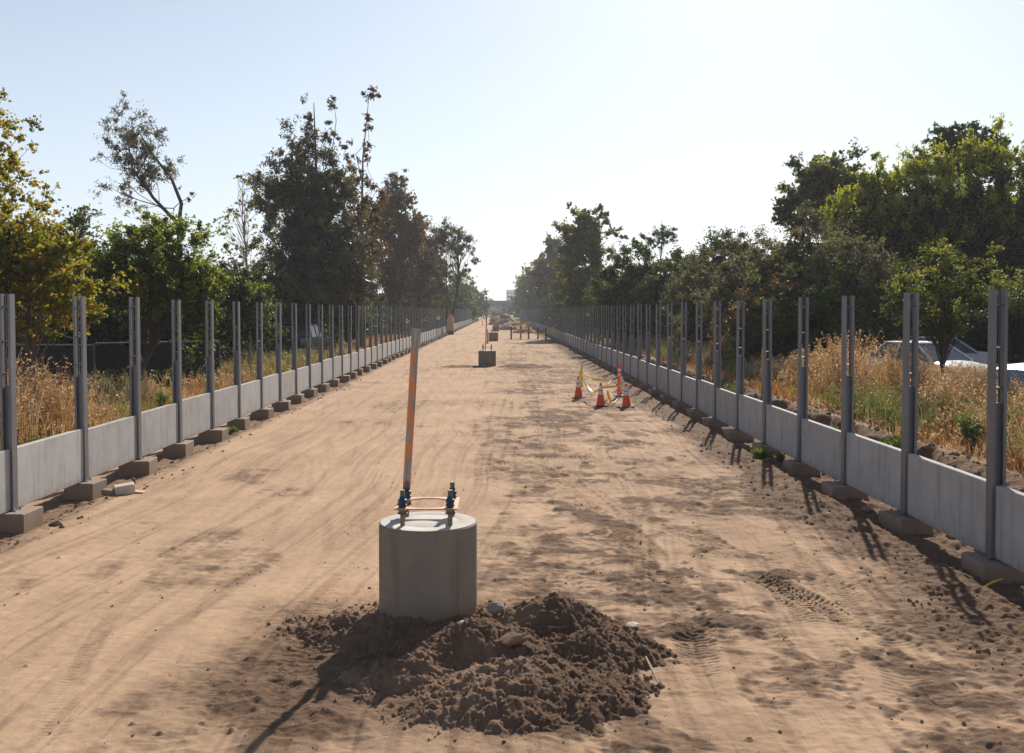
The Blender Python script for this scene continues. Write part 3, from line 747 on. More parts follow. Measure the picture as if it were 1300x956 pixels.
def ribbon(name, P, w, m_, label, cat='tape', tw=0.0):
    vs = []; fs = []
    P = [Vector(p) for p in P]; Q = []
    for i in range(len(P) - 1):
        p0, p1, p2, p3 = P[max(i - 1, 0)], P[i], P[i + 1], P[min(i + 2, len(P) - 1)]
        for k in range(8):
            t = k / 8; Q.append(.5 * ((2 * p1) + (p2 - p0) * t + (2 * p0 - 5 * p1 + 4 * p2 - p3) * t * t + (3 * p1 - p0 - 3 * p2 + p3) * t ** 3))
    Q.append(P[-1]); L = len(Q)
    for i, q in enumerate(Q):
        d = (Q[min(i + 1, L - 1)] - Q[max(i - 1, 0)]).normalized(); side = d.cross(Vector((0, 1, 0)))
        if side.length < .1: side = Vector((0, 0, 1))
        side.normalize(); a = tw * i / L + .3 * math.sin(i * .7); side = side * math.cos(a) + d.cross(side) * math.sin(a)
        nrm = d.cross(side) * .0015
        vs += [q + side * w / 2 + nrm, q - side * w / 2 + nrm, q - side * w / 2 - nrm, q + side * w / 2 - nrm]
    for i in range(L - 1):
        for k in range(4): fs.append((4 * i + k, 4 * i + (k + 1) % 4, 4 * i + 4 + (k + 1) % 4, 4 * i + 4 + k))
    fs += [(0, 1, 2, 3), (4 * L - 1, 4 * L - 2, 4 * L - 3, 4 * L - 4)]
    return tag(MB().add(vs, fs).build(name, m_), label, cat)
Z = lambda px, py, Y: at(px, py, Y)
ya, yb, yc = pts[0].y + .1, pts[1].y + .1, pts[2].y + .1; yd = Dp.y + .15
ribbon('caution_tape', [Z(739, 463, ya), Z(738, 474, ya - .08), Z(738, 484, ya - .1), Z(739, 492, ya - .12)], .075, M['yellow'], 'yellow tape end hanging from stick in leftmost cone')
ribbon('caution_tape', [Z(765, 492, yb), Z(775, 491, yb + .5), Z(788, 489.5, yc + 1.), Z(797, 488, yc)], .06, M['yellow'], 'yellow tape strung from middle cone to rightmost cone')
ribbon('caution_tape', [Z(765, 491, yb), Z(772, 488, yb + 1.5), Z(777, 481, yd), Z(787, 476, yd)], .06, M['yellow'], 'yellow tape running from middle cone to the tall delineator', tw=2)
ribbon('caution_tape', [Z(764, 491, yb), Z(758, 496, yb + .3), Z(752, 497, yb + 1.2), Z(743, 486, ya), Z(738, 477, ya)], .06, M['yellow'], 'twisted yellow tape running from middle cone up to leftmost cone', tw=3)
ribbon('caution_tape', [Z(771, 496, yb + .4), Z(773, 504, yb + .3), Z(776, 511, yb + .2)], .08, M['yellow'], 'yellow tape end trailing to the ground between the two front cones')
ribbon('caution_tape', [Z(752, 481.5, ya + .3), Z(761, 482, ya + .5), Z(770, 482.5, ya + .3)], .07, M['yellow'], 'short level strip of yellow tape behind middle cone')
tag(MB().tube([Z(738, 476, ya), Z(743, 488, ya - .2), Z(748, 499, ya - .4), Z(752, 504, ya - .5)], .012, 6).build('rope', M['rope']), 'white cord hanging down right of leftmost cone', 'rope')
tag(MB().tube([Z(776, 511.5, yb + .3), Z(780, 511, yb + .5), Z(784, 506, yd - 1), Z(787, 497, yd - .5), Z(789, 480, yd - .1)], .012, 6).build('rope', M['rope']), 'white cord looping from the delineator to the ground', 'rope')
ribbon('caution_tape', [Z(789, 478, yd - .1), Z(791, 487, yd - .15), Z(793, 496, yd - .3)], .07, M['rope'], 'white side of a tape hanging beside the tall delineator')

# taped-off works around y=100
ex = [(649, 100), (661, 104), (671, 101), (683, 101), (693, 98)]
WG = 'stubs around the distant taped-off works'
wl = ['leftmost dark timber stub of the distant taped-off works', 'second from left dark stub of the distant taped-off works', 'middle dark stub of the distant taped-off works', 'second from right dark stub of the distant taped-off works', 'rightmost dark stub of the distant taped-off works']
for i, (px, Y) in enumerate(ex):
    x = at(px, 430, Y).x
    t = empty('timber_post', (x, Y, 0)); tag(t, wl[i], 'timber post', WG)
    MB().box((0, 0, .62), (.16, .16, 1.24), bev=.01).build('shaft', M['bark'], t)
    MB().box((0, 0, 1.26), (.20, .20, .05), bev=.01).build('cap', M['board'], t)
ribbon('caution_tape', [Z(649, 411, 100), Z(662, 410.5, 102), Z(676, 411, 103)], .16, M['yellow'], 'long level yellow tape across the distant works, upper strip')
ribbon('caution_tape', [Z(671, 417, 101), Z(679, 423, 101), Z(686, 424.5, 100), Z(693, 423, 98.5), Z(700, 418, 98), Z(706, 412, 97)], .12, M['yellow'], 'sagging yellow tape between distant stubs and the right row of posts')
def far_delin(px, Y, h, label):
    x = at(px, 430, Y).x; t = empty('delineator_post', (x, Y, 0)); tag(t, label, 'delineator', 'delineators up the road')
    MB().lathe([(.2, 0), (.2, .04), (.12, .06)], 8).build('base', M['rubber'], t)
    MB().lathe([(.07, .05), (.055, h - .1), (.03, h)], 12).build('tube', M['fluo'], t, smooth=True)
far_delin(661.5, 99, 1.1, 'small red-orange delineator in front of the distant taped-off works')
far_delin(619, 88, 1.25, 'slim red delineator seen just above the second pier')
far_delin(612.5, 190, 1.1, 'tiny orange delineator by the end of the left row')
far_delin(630, 230, 1.2, 'tiny orange delineator between the far heaps')
# heaps and boards far up the road
for i, (px, Y, w, h, c, lb) in enumerate(((652, 150, 5.5, 1.3, 0.2, 'pale distant soil heap behind the taped-off works'), (641, 200, 7, 2.2, .35, 'tan distant heap of earth in mid road below the bridge'), (668, 128, 4, .9, .4, 'brown distant spoil heap right of the tiny piers'), (632, 270, 5, 1.6, .5, 'reddish tiny heap at the end of the road'))):
    x0 = at(px, 420, Y).x; A, B = np.meshgrid(np.linspace(-1.1, 1.1, 60), np.linspace(-1.1, 1.1, 40)); A = A.ravel(); B = B.ravel()
    hgt = h * np.clip(1 - np.hypot(A, B) ** 1.5, -.2, 1) + (fbm(A * 4 + i, B * 4, 4, 5 + i) - .5) * h * .5 - .05
    ii = np.arange(len(A)).reshape(40, 60); fq = np.stack([ii[:-1, :-1], ii[:-1, 1:], ii[1:, 1:], ii[1:, :-1]], -1).reshape(-1, 4)
    o = mesh_np('dirt_mound', np.stack([A * w * .5, B * w * .6, hgt], -1), fq, M['mound'], smooth=True, attrs={'dark': ('POINT', np.full(len(A), c))}); o.location = (x0, Y, 0); tag(o, lb, 'dirt mound')

# ------------------------------------------------------------------ trees
def rot_rand(n, droop):
    """two orthogonal unit axes per leaf; droop pulls the long axis down"""
    u = rng.normal(size=(n, 3)); u[:, 2] = u[:, 2] * (1 - droop) - droop * 1.6
    u /= np.linalg.norm(u, axis=1, keepdims=True)
    w = rng.normal(size=(n, 3)); v = np.cross(u, w); v /= np.linalg.norm(v, axis=1, keepdims=True)
    return u, v
def leaf_mesh(name, C, rad, per, ls, lw, droop, m_, parent, tint0, flat=.75, spray=False, keepp=None):
    """C clump centres, rad clump radius array, per leaves each"""
    nC = len(C)
    ci = np.repeat(np.arange(nC), per)
    if keepp is not None: ci = ci[rng.random(len(ci)) < keepp[ci]]
    n = len(ci)
    shp = .75 + .5 * rng.random((nC, 3))
    if spray:
        # leaves sit along short twigs that leave the clump centre, mostly outward and up
        K = 8; o_ = C - C.mean(0); o_ /= np.linalg.norm(o_, axis=1, keepdims=True) + 1e-6
        tw = rng.normal(size=(nC, K, 3)) + o_[:, None, :] * .9 + np.array([0, 0, .25 - droop * .9]); tw /= np.linalg.norm(tw, axis=2, keepdims=True)
        tl = .55 + 1.25 * rng.random((nC, K)) ** 1.5
        kk = rng.integers(0, K, n); t_ = rng.random(n) ** .75; d = tw[ci, kk]; rr = t_ * tl[ci, kk]
        jit = rng.normal(size=(n, 3)) * .17
        P = C[ci] + (d * rr[:, None] + jit) * rad[ci][:, None] * np.array([1, 1, .5 + .5 * flat])
    else:
        d = rng.normal(size=(n, 3)) ; d /= np.linalg.norm(d, axis=1, keepdims=True); rr = rng.random(n) ** .55
        P = C[ci] + d * (rr * rad[ci])[:, None] * np.array([1, 1, flat]) * shp[ci]
    u, v = rot_rand(n, droop); s = ls * (.6 + .8 * rng.random(n)); w = lw * (.6 + .8 * rng.random(n))
    a = P - u * (s / 2)[:, None]; b = P + u * (s / 2)[:, None]
    off = v * (w / 2)[:, None]; nn = np.cross(u, v) * (w * .25)[:, None]
    mid = P - u * (s * .08)[:, None] + nn
    V = np.stack([a, mid + off, b, mid - off], 1).reshape(-1, 3)
    Fq = np.arange(n * 4).reshape(-1, 4)
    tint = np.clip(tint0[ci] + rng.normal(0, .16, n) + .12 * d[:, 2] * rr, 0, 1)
    return mesh_np(name, V, Fq, m_, parent, smooth=False, attrs={'tint': ('FACE', tint)})
def spread(blobs, dens, seed):
    C = []; Sz = []
    r = np.random.default_rng(seed)
    mx_ = max([min(b[3], b[5]) for b in blobs] + [.01])
    for (bx, by, bz, rx, ry, rz) in blobs:
        n = max(3 + int(7 * rz / mx_), int(dens * rx * ry * rz * 4.19))
        d = r.normal(size=(n, 3)); d /= np.linalg.norm(d, axis=1, keepdims=True)
        lob = 1 + .30 * np.sin(d[:, 0] * 3.1 + seed) * np.cos(d[:, 2] * 4.3 + seed * 2) + .18 * r.normal(size=n)
        q = d * (r.random(n) ** .45 * lob)[:, None]
        C.append(q * np.array([rx, ry, rz]) + np.array([bx, by, bz])); Sz.append(np.full(n, min(1, max(.45, min(rx, rz) / mx_ * 1.5))))
    if not C: return np.zeros((0, 3)), np.zeros(0)
    return np.concatenate(C), np.concatenate(Sz)
PERK = 1.35; NLEAF = 0
def join(a, b):
    """merge two leaf meshes of the same crown into one"""
    out = []
    for o in (a, b):
        me = o.data; v = np.empty(len(me.vertices) * 3, np.float32); me.vertices.foreach_get('co', v)
        f = np.empty(len(me.loops), np.int32); me.loops.foreach_get('vertex_index', f)
        t = np.empty(len(me.polygons), np.float32); me.attributes['tint'].data.foreach_get('value', t); out.append((v.reshape(-1, 3), f.reshape(-1, 4), t))
    par = a.parent; m_ = a.data.materials[0]; ms = (a.data, b.data)
    bpy.data.objects.remove(a); bpy.data.objects.remove(b)
    for q in ms: bpy.data.meshes.remove(q)
    return mesh_np('crown', np.concatenate([out[0][0], out[1][0]]), np.concatenate([out[0][1], out[1][1] + len(out[0][0])]), m_, par, attrs={'tint': ('FACE', np.concatenate([out[0][2], out[1][2]]))})
def tree(name, label, cat, x, y, blobs, trunk, leafm, barkm, dens=2.2, per=130, ls=.11, lw=.05, crad=.42, droop=.2, tr=.16, seed=1, group=None, limbs=40, flat=.75, ytint=0.0, limb_r=.035, inner=.5, sc=1.0):
    """blobs: (dx, dy, z, rx, ry, rz) crown masses relative to the base; trunk: list of points relative to base"""
    if sc != 1:
        k_ = sc; zs = lambda z: 2.88 + (z - 2.88) * k_ if z > 2.88 else z
        blobs = [(a * k_, b * k_, zs(c), d * k_, e * k_, f * k_) for (a, b, c, d, e, f) in blobs]; trunk = [(a * k_, b * k_, zs(c)) for (a, b, c) in trunk]
        dens /= k_ ** 3; ls *= k_; lw *= k_; crad *= k_; tr *= k_; limb_r *= k_
    t = empty(name, (x, y, gz(x, y) if y < 400 else 0)); tag(t, label, cat, group)
    C, CS = spread(blobs, dens, seed)
    r = np.random.default_rng(seed + 100)
    zmin = C[:, 2].min()
    rad = crad * (.6 + .8 * r.random(len(C))) * CS
    zz = (C[:, 2] - C[:, 2].min()) / max(.1, np.ptp(C[:, 2]))
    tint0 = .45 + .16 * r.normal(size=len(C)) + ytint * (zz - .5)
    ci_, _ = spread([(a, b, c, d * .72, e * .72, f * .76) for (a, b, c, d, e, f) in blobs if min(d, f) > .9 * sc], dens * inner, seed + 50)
    if len(ci_) == 0: inner = 0
    global NLEAF
    NLEAF += len(C) * int(per * PERK) + len(ci_) * 45
    if inner > 0:
        C2 = np.concatenate([C, ci_]); 
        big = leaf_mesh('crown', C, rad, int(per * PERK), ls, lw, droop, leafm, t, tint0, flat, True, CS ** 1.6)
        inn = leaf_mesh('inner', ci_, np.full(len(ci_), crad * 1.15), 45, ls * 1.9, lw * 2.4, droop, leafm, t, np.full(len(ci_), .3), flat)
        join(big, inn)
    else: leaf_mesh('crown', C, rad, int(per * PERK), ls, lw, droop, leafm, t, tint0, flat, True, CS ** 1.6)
    # trunk and limbs
    m = MB(); T = [Vector(p) for p in trunk]; nT = len(T)
    rads = [tr * (1 - .93 * (i / (nT - 1)) ** .8) for i in range(nT)]; rads[0] *= 1.35
    m.tube(T, rads, 10)
    sel = r.permutation(len(C))[:limbs]
    for i in sel:
        c = Vector(C[i]); f = min(.95, max(.12, (c.z / max(T[-1].z, .1)) * r.uniform(.62, .92)))
        k = f * (nT - 1); a = int(k); b = min(a + 1, nT - 1); s = T[a].lerp(T[b], k - a)
        rr = max(.012, limb_r * r.uniform(.5, 1.3) * (1.2 - f)); L = (c - s).length
        j = Vector(r.normal(size=3)) * L * .07
        mid = s.lerp(c, .4) + j + Vector((0, 0, L * .08)); mid2 = s.lerp(c, .72) + Vector(r.normal(size=3)) * L * .06
        m.tube([s, mid, mid2, c], [rr * 1.3, rr, rr * .7, rr * .3], 5)
    m.build('trunk', barkm, t, smooth=True)
    return t

ML = {}
ML['syc'] = leafmat('leaf_yellow_green', [(0, (.06, .07, .018)), (.35, (.15, .145, .022)), (.65, (.30, .24, .035)), (.85, (.36, .22, .04)), (1, (.30, .12, .03))], .5)
ML['bright'] = leafmat('leaf_bright_green', [(0, (.025, .04, .012)), (.4, (.06, .085, .015)), (.7, (.16, .19, .025)), (1, (.26, .27, .04))], .5)
ML['euc'] = leafmat('leaf_eucalyptus', [(0, (.03, .033, .022)), (.45, (.08, .08, .048)), (.75, (.16, .15, .09)), (1, (.27, .20, .10))], .4, .45, .4, (1.3, 1.2, .7))
ML['eucbrown'] = leafmat('leaf_eucalyptus_brown', [(0, (.04, .032, .02)), (.5, (.10, .075, .038)), (.8, (.17, .11, .045)), (1, (.28, .16, .05))], .42, .5, .35, (1.4, 1.2, .7))
ML['olive'] = leafmat('leaf_grey_olive', [(0, (.032, .034, .02)), (.45, (.085, .085, .052)), (.8, (.17, .165, .105)), (1, (.24, .20, .12))], .42, .55, .4, (1.3, 1.25, .7))
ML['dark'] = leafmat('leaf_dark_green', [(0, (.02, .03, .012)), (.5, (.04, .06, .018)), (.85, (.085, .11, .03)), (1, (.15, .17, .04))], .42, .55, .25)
ML['hedge'] = leafmat('leaf_hedge', [(0, (.010, .017, .007)), (.58, (.020, .034, .010)), (.76, (.13, .16, .022)), (1, (.34, .34, .045))], .42)  # dark stops hold the shaded body, bright stops the sunlit crown top
ML['mid'] = leafmat('leaf_mid_green', [(0, (.03, .038, .014)), (.45, (.075, .088, .028)), (.8, (.16, .165, .045)), (1, (.26, .24, .07))], .5)
ML['warm'] = leafmat('leaf_warm_green', [(0, (.045, .055, .02)), (.5, (.11, .11, .035)), (.8, (.20, .17, .045)), (1, (.30, .20, .05))], .5)

def X(px, Y): return at(px, 394, Y).x
def Hh(py, Y): return at(636, py, Y).z
# nearest left: tall yellowing tree at the picture edge
Y = 27
tree('sycamore_tree', 'yellow and green broadleaf tree at the left picture edge, tall with layered branches', 'tree', X(-40, Y), Y,
     [(0, 0, 6.6, 1.7, 1.8, 1.3), (1.2, 0, 6.3, 1.2, 1.2, .45), (1.9, .2, 5.4, 1.15, 1.1, .32), (.5, 0, 7.9, .9, 1.2, .7), (1.4, 0, 4.6, 1.1, 1.2, .5), (-1.2, 0, 5.4, 1.6, 1.6, 1.6), (2.2, .3, 4.9, .7, .7, .22), (1.0, 0, 7.2, .7, .7, .3), (.3, 0, 4.6, 1.8, 1.5, .9), (1.5, 0, 5.6, 1.0, 1, .4)],
     [(0, 0, 0), (.1, 0, 1.6), (.0, 0, 3.2), (.3, 0, 5.0), (.3, 0, 7.6)], ML['syc'], M['palebark'], dens=5.5, per=52, ls=.105, lw=.085, crad=.33, droop=.25, tr=.17, seed=3, inner=0, limbs=60, flat=.55, limb_r=.045)
Y = 24
tree('sycamore_tree', 'low bushy yellowing broadleaf tree in front of the tall one at left', 'tree', X(40, Y), Y,
     [(0, 0, 3.7, 1.5, 1.4, 1.1), (.9, 0, 3.0, .9, 1, .8), (-1.2, 0, 3.6, 1.4, 1.3, 1.3), (.9, 0, 4.2, .7, .8, .5), (.2, 0, 2.4, 1.2, 1.0, .55), (-.7, 0, 4.9, .9, .9, .6)],
     [(0, 0, 0), (.1, 0, 1.0), (-.05, 0, 2.2), (0, 0, 4.3)], ML['syc'], M['bark'], dens=7.0, per=85, ls=.095, lw=.075, crad=.30, droop=.25, tr=.12, seed=5, limbs=50, flat=.7)
Y = 32
tree('broadleaf_tree', 'dark green bushy tree with bright tips behind the third and fourth left posts', 'tree', X(210, Y), Y,
     [(0, 0, 3.9, 1.9, 1.6, 1.5), (1.0, -.1, 3.0, 1.0, 1.2, 1.3), (-1.3, 0, 3.6, 1.2, 1.3, 1.3), (.2, 0, 5.1, 1.1, 1.0, .6), (1.2, 0, 4.6, .6, .7, .5), (-1.2, 0, 4.9, .8, .8, .5)],
     [(-.9, 0, 0), (-.8, 0, .8), (-.2, 0, 1.8), (0, 0, 5.0)], ML['bright'], M['darkbark'], dens=5.5, per=130, ls=.11, lw=.065, crad=.38, tr=.15, seed=8, limbs=50, ytint=.35)
# small dark trees filling between
Y = 40
for i, (px, h, lb) in enumerate(((60, 6.3, 'dark green tree in shade behind the yellowing tree at left'), (135, 5.4, 'dark tree in shade behind the second and third left posts'), (268, 4.6, 'dark shrubby tree behind the fifth left post'))):
    tree('broadleaf_tree', lb, 'tree', X(px, Y + i), Y + i, [(0, 0, h * .62, 2.3, 1.5, h * .36), (.9, 0, h * .5, 1.6, 1.2, h * .3), (-.9, 0, h * .5, 1.6, 1.2, h * .3)], [(0, 0, 0), (.1, 0, h * .4), (0, 0, h * .9)], ML['dark'], M['darkbark'], dens=2.6, per=110, ls=.16, lw=.10, crad=.5, seed=20 + i, limbs=25)
# leaning eucalyptus
Y = 60
bx = X(222, Y)
tree('eucalyptus_tree', 'tall airy eucalyptus leaning left above the dark trees, trunk forking', 'tree', bx, Y,
     [(-2.3, 0, 12.6, 1.7, 1.4, 1.9), (-1.6, 0, 10.9, 1.5, 1.3, 1.3), (-3.4, 0, 9.8, 1.6, 1.2, .8), (-.5, 0, 11.0, .8, .8, 1.3), (-2.7, 0, 14.2, .8, .8, .8), (-2.2, 0, 9.0, 1.3, 1.0, .6), (.6, 0, 9.4, .5, .6, .5), (-4.3, 0, 11.6, .35, .5, .4)],
     [(0, 0, 0), (.3, 0, 4), (.3, 0, 7.7), (-1.2, 0, 9.3), (-2.4, 0, 11), (-2.8, 0, 13.6)], ML['euc'], M['darkbark'], dens=3.0, per=52, ls=.20, lw=.055, crad=.42, droop=.6, tr=.24, seed=31, inner=0, limbs=30, flat=.9, limb_r=.038)
t2 = MB().tube([(bx + .3, Y, 8.1), (bx + .45, Y, 9.2), (bx - .1, Y, 10.6), (bx - 1.3, Y, 12.2), (bx - 2.0, Y, 13.4)], [.13, .11, .09, .06, .03], 8)
o = t2.build('fork', M['darkbark'], smooth=True); par = [q for q in bpy.data.objects if q.get('label', '').startswith('tall airy')][0]; o.parent = par; o.matrix_parent_inverse = Matrix.Translation(-Vector(par.location))
# thin nearly bare tree
Y = 42
tree('slender_tree', 'thin almost bare young tree between the dark tree and tall eucalyptus at left', 'tree', X(313, Y), Y,
     [(-.2, 0, 8.0, .45, .4, .55), (.0, 0, 7.0, .7, .5, .6), (-.6, 0, 6.2, .8, .5, .8), (.4, 0, 5.6, .6, .5, .7), (-.4, 0, 5.0, .8, .6, .5)],
     [(.1, 0, 0), (.15, 0, 2), (.05, 0, 4.4), (-.15, 0, 6.5), (-.1, 0, 8.4)], ML['warm'], M['palebark'], dens=11, per=9, ls=.13, lw=.09, crad=.22, droop=.4, tr=.075, seed=35, inner=0, limbs=46, limb_r=.02)
# mid green scrub between
Y = 52
for i, (px, h, w, mt, lb) in enumerate(((292, 5.3, 1.5, 'warm', 'olive green scrub tree behind the sixth left post'), (330, 5.2, 1.6, 'mid', 'green scrub tree at the left foot of the big eucalyptus'), (362, 4.4, 1.8, 'warm', 'low yellowish scrub tree below the big eucalyptus'), (440, 4.4, 1.2, 'dark', 'low dark scrub tree right of the big eucalyptus foot'))):
    tree('scrub_tree', lb, 'tree', X(px, Y + i * 6), Y + i * 6, [(0, 0, h * .6, w, 1.3, h * .4), (.6, 0, h * .4, w, 1.2, h * .32)], [(0, 0, 0), (.1, 0, h * .4), (0, 0, h * .85)], ML[mt], M['bark'], dens=2.6, per=90, ls=.16, lw=.10, crad=.45, seed=40 + i, limbs=25)
# big eucalyptus
Y = 62
tree('eucalyptus_tree', 'biggest dark eucalyptus at left, tallest crown with spiky top', 'tree', X(400, Y), Y,
     [(-1.3, 0, 8.3, 1.5, 1.6, 2.3), (.3, 0, 8.2, 1.9, 1.7, 2.6), (0, 0, 5.2, 2.7, 1.8, 2.2), (1.4, 0, 5.6, 1.6, 1.5, 2.2), (-.2, 0, 10.9, .9, .9, 1.3), (-1.0, 0, 4.2, 1.8, 1.6, 1.8), (.6, 0, 3.4, 2.1, 1.5, 1.4), (.7, 0, 11.2, .7, .7, 1.1), (-.4, 0, 12.3, .35, .4, .8), (.9, 0, 12.6, .3, .3, .6), (-2.4, 0, 8.6, .7, .8, 1.1)],
     [(0, 0, 0), (.1, 0, 2.5), (-.1, 0, 6), (.1, 0, 9.5), (0, 0, 12.9)], ML['euc'], M['bark'], dens=3.0, per=115, ls=.19, lw=.06, crad=.46, droop=.5, tr=.26, sc=62/50, seed=51, limbs=110, flat=1.0, ytint=-.1)
m = MB()
Y = 68
tree('eucalyptus_tree', 'slim golden-brown eucalyptus with one long bare spire tipped by leaves', 'tree', X(457, Y), Y,
     [(0, 0, 5.2, 1.3, 1.2, 2.4), (.3, 0, 8.0, 1.0, 1.0, 1.8), (-.2, 0, 10.3, .55, .6, .9), (.6, 0, 9.6, .5, .5, .6), (.5, 0, 14.4, .55, .5, .45), (.9, 0, 14.3, .4, .3, .15), (.45, 0, 12.9, .32, .3, 1.1), (.3, 0, 11.4, .4, .4, 1.0), (-.6, 0, 11.3, .3, .3, .9)],
     [(0, 0, 0), (0, 0, 3), (.1, 0, 7), (.2, 0, 11), (.55, 0, 14.4)], ML['eucbrown'], M['bark'], dens=3.4, per=85, ls=.19, lw=.07, crad=.38, droop=.5, tr=.16, sc=68/55, seed=55, limbs=30, flat=1.0)
Y = 114
tree('eucalyptus_tree', 'dark brown eucalyptus right of the biggest one, ragged pointed top', 'tree', X(500, Y), Y,
     [(0, 0, 6.0, 2.1, 1.8, 3.6), (.1, 0, 10.0, 1.3, 1.2, 1.9), (-.9, 0, 8.6, 1.2, 1.2, 1.9), (.7, 0, 11.8, .45, .5, 1.1), (-.2, 0, 12.3, .4, .4, .8), (1.2, 0, 8.0, 1.0, 1.1, 2.2)],
     [(0, 0, 0), (.1, 0, 3.5), (0, 0, 8), (.3, 0, 12.2)], ML['eucbrown'], M['bark'], dens=2.3, per=85, ls=.24, lw=.085, crad=.5, droop=.5, tr=.24, sc=114/72, seed=58, limbs=70, flat=1.0)
Y = 128
tree('eucalyptus_tree', 'darker eucalyptus stepping down to the right of the brown one', 'tree', X(530, Y), Y,
     [(0, 0, 5.0, 1.7, 1.6, 3.2), (-.2, 0, 8.6, 1.1, 1.1, 1.6), (.7, 0, 7.0, 1.0, 1.1, 1.8)],
     [(0, 0, 0), (.1, 0, 3.5), (0, 0, 9.6)], ML['eucbrown'], M['bark'], dens=2.3, per=80, ls=.26, lw=.09, crad=.52, droop=.4, tr=.22, sc=128/80, seed=60, limbs=40, flat=1.0)
Y = 140
tree('eucalyptus_tree', 'small dark round tree just left of the two-stemmed eucalyptus', 'tree', X(549, Y), Y,
     [(0, 0, 4.4, 1.7, 1.6, 3.0), (.3, 0, 7.0, 1.1, 1.1, 1.4)], [(0, 0, 0), (.1, 0, 3.5), (0, 0, 7)], ML['dark'], M['darkbark'], dens=2.2, per=80, ls=.26, lw=.12, crad=.55, droop=.3, tr=.2, sc=140/100, seed=61, limbs=25, flat=1.0)
# airy eucalyptus beside the left row, base boxed in boards
Y = 121
bxx = X(572, Y)
tree('eucalyptus_tree', 'airy eucalyptus with bare stems rising from the tan board guard by the left row', 'tree', bxx, Y,
     [(-.9, 0, 11.3, 1.7, 1.4, 1.6), (1.2, 0, 10.8, 1.4, 1.3, 1.5), (.2, 0, 12.6, 1.5, 1.2, .8), (2.4, 0, 9.0, .8, .9, 1.1), (-1.6, 0, 9.2, 1.0, 1, 1.2), (1.6, 0, 7.6, .8, .8, .7), (.3, 0, 4.3, 1.0, 1.0, .6)],
     [(0, 0, 0), (.15, 0, 2.2), (.9, 0, 5.5), (1.0, 0, 8.4), (.8, 0, 12.2)], ML['euc'], M['darkbark'], dens=1.9, per=50, ls=.36, lw=.11, crad=.55, droop=.5, tr=.22, seed=63, inner=0, limbs=50, flat=.9, limb_r=.06)
Y = 126
tree('eucalyptus_tree', 'straight slim eucalyptus immediately behind the board-guarded one', 'tree', X(567, Y), Y,
     [(0, 0, 9.6, 1.1, 1.1, 2.0), (-.7, 0, 6.4, .9, .9, 1.5)], [(0, 0, 0), (.05, 0, 4), (-.05, 0, 8), (0, 0, 11)], ML['euc'], M['darkbark'], dens=1.8, per=50, ls=.36, lw=.11, crad=.55, droop=.5, tr=.17, seed=64, inner=0, limbs=20)
t = empty('tree_guard', (bxx, 120.4, 0)); tag(t, 'tan board box around the foot of the airy eucalyptus by the left row', 'tree guard')
MB().prism([(-.42, .35), (.42, .35), (.40, 1.7), (.12, 2.5), (-.12, 2.3), (-.40, 1.8)], -.35, .35).build('boards', M['board'], t)
MB().box((.12, -.38, .22), (.62, .12, .46), bev=.03).build('red_skirt', M['red'], t)
# far left rows
for i, (px, Y, py, w, mt, lb) in enumerate(((584, 262, 352, 3.6, 'warm', 'olive tree behind the board-guarded eucalyptus'), (600, 300, 360, 3.2, 'dark', 'dark tree at the far end of left row, nearest the gap'), (588, 240, 378, 3.0, 'mid', 'low green bush behind the far posts of left row'), (566, 190, 362, 3.0, 'dark', 'dark tree between stems of the airy eucalyptus'), (607, 380, 371, 3.0, 'dark', 'last tiny dark tree of left side'))):
    h = Hh(py, Y)
    tree('broadleaf_tree', lb, 'tree', X(px, Y), Y, [(0, 0, h * .58, w, 2.4, h * .40), (.3, 0, h * .4, w * 1.1, 2.2, h * .3)], [(0, 0, 0), (.1, 0, h * .4), (0, 0, h * .85)], ML[mt], M['bark'], dens=.35, per=80, ls=.6, lw=.36, crad=1.2, seed=70 + i, limbs=15)

# right side
Y = 26
tree('broadleaf_tree', 'young bright green tree by parked cars at right, in front of dark hedge', 'tree', X(1192, Y), Y,
     [(0, 0, 3.2, 1.3, 1.1, .75), (-.9, 0, 2.8, .9, .9, .65), (.7, 0, 2.7, 1.1, .9, .8), (.2, 0, 4.0, .6, .6, .35), (1.15, 0, 3.7, .35, .4, .2), (-.4, 0, 3.7, .6, .6, .3), (1.4, 0, 2.9, .5, .6, .5), (.3, 0, 2.1, 1.2, .8, .45), (1.25, -.1, 3.95, .16, .2, .12)],
     [(.15, 0, 0), (.12, 0, .8), (.1, 0, 1.6), (.0, 0, 3.9)], ML['mid'], M['darkbark'], dens=8.5, per=70, ls=.085, lw=.05, crad=.26, tr=.07, seed=81, inner=.25, limbs=70, limb_r=.022, ytint=.25)
Y = 30
tree('broadleaf_tree', 'small green tree cut off by the right picture edge behind the first right post', 'tree', X(1305, Y), Y,
     [(0, 0, 3.2, 1.0, 1, .6), (-.6, 0, 2.9, .7, .7, .45), (.5, 0, 3.5, .8, .8, .5)], [(.1, 0, 0), (.1, 0, 1.6), (0, 0, 3.4)], ML['mid'], M['darkbark'], dens=7, per=60, ls=.09, lw=.055, crad=.28, tr=.07, seed=83, limbs=40, limb_r=.02)
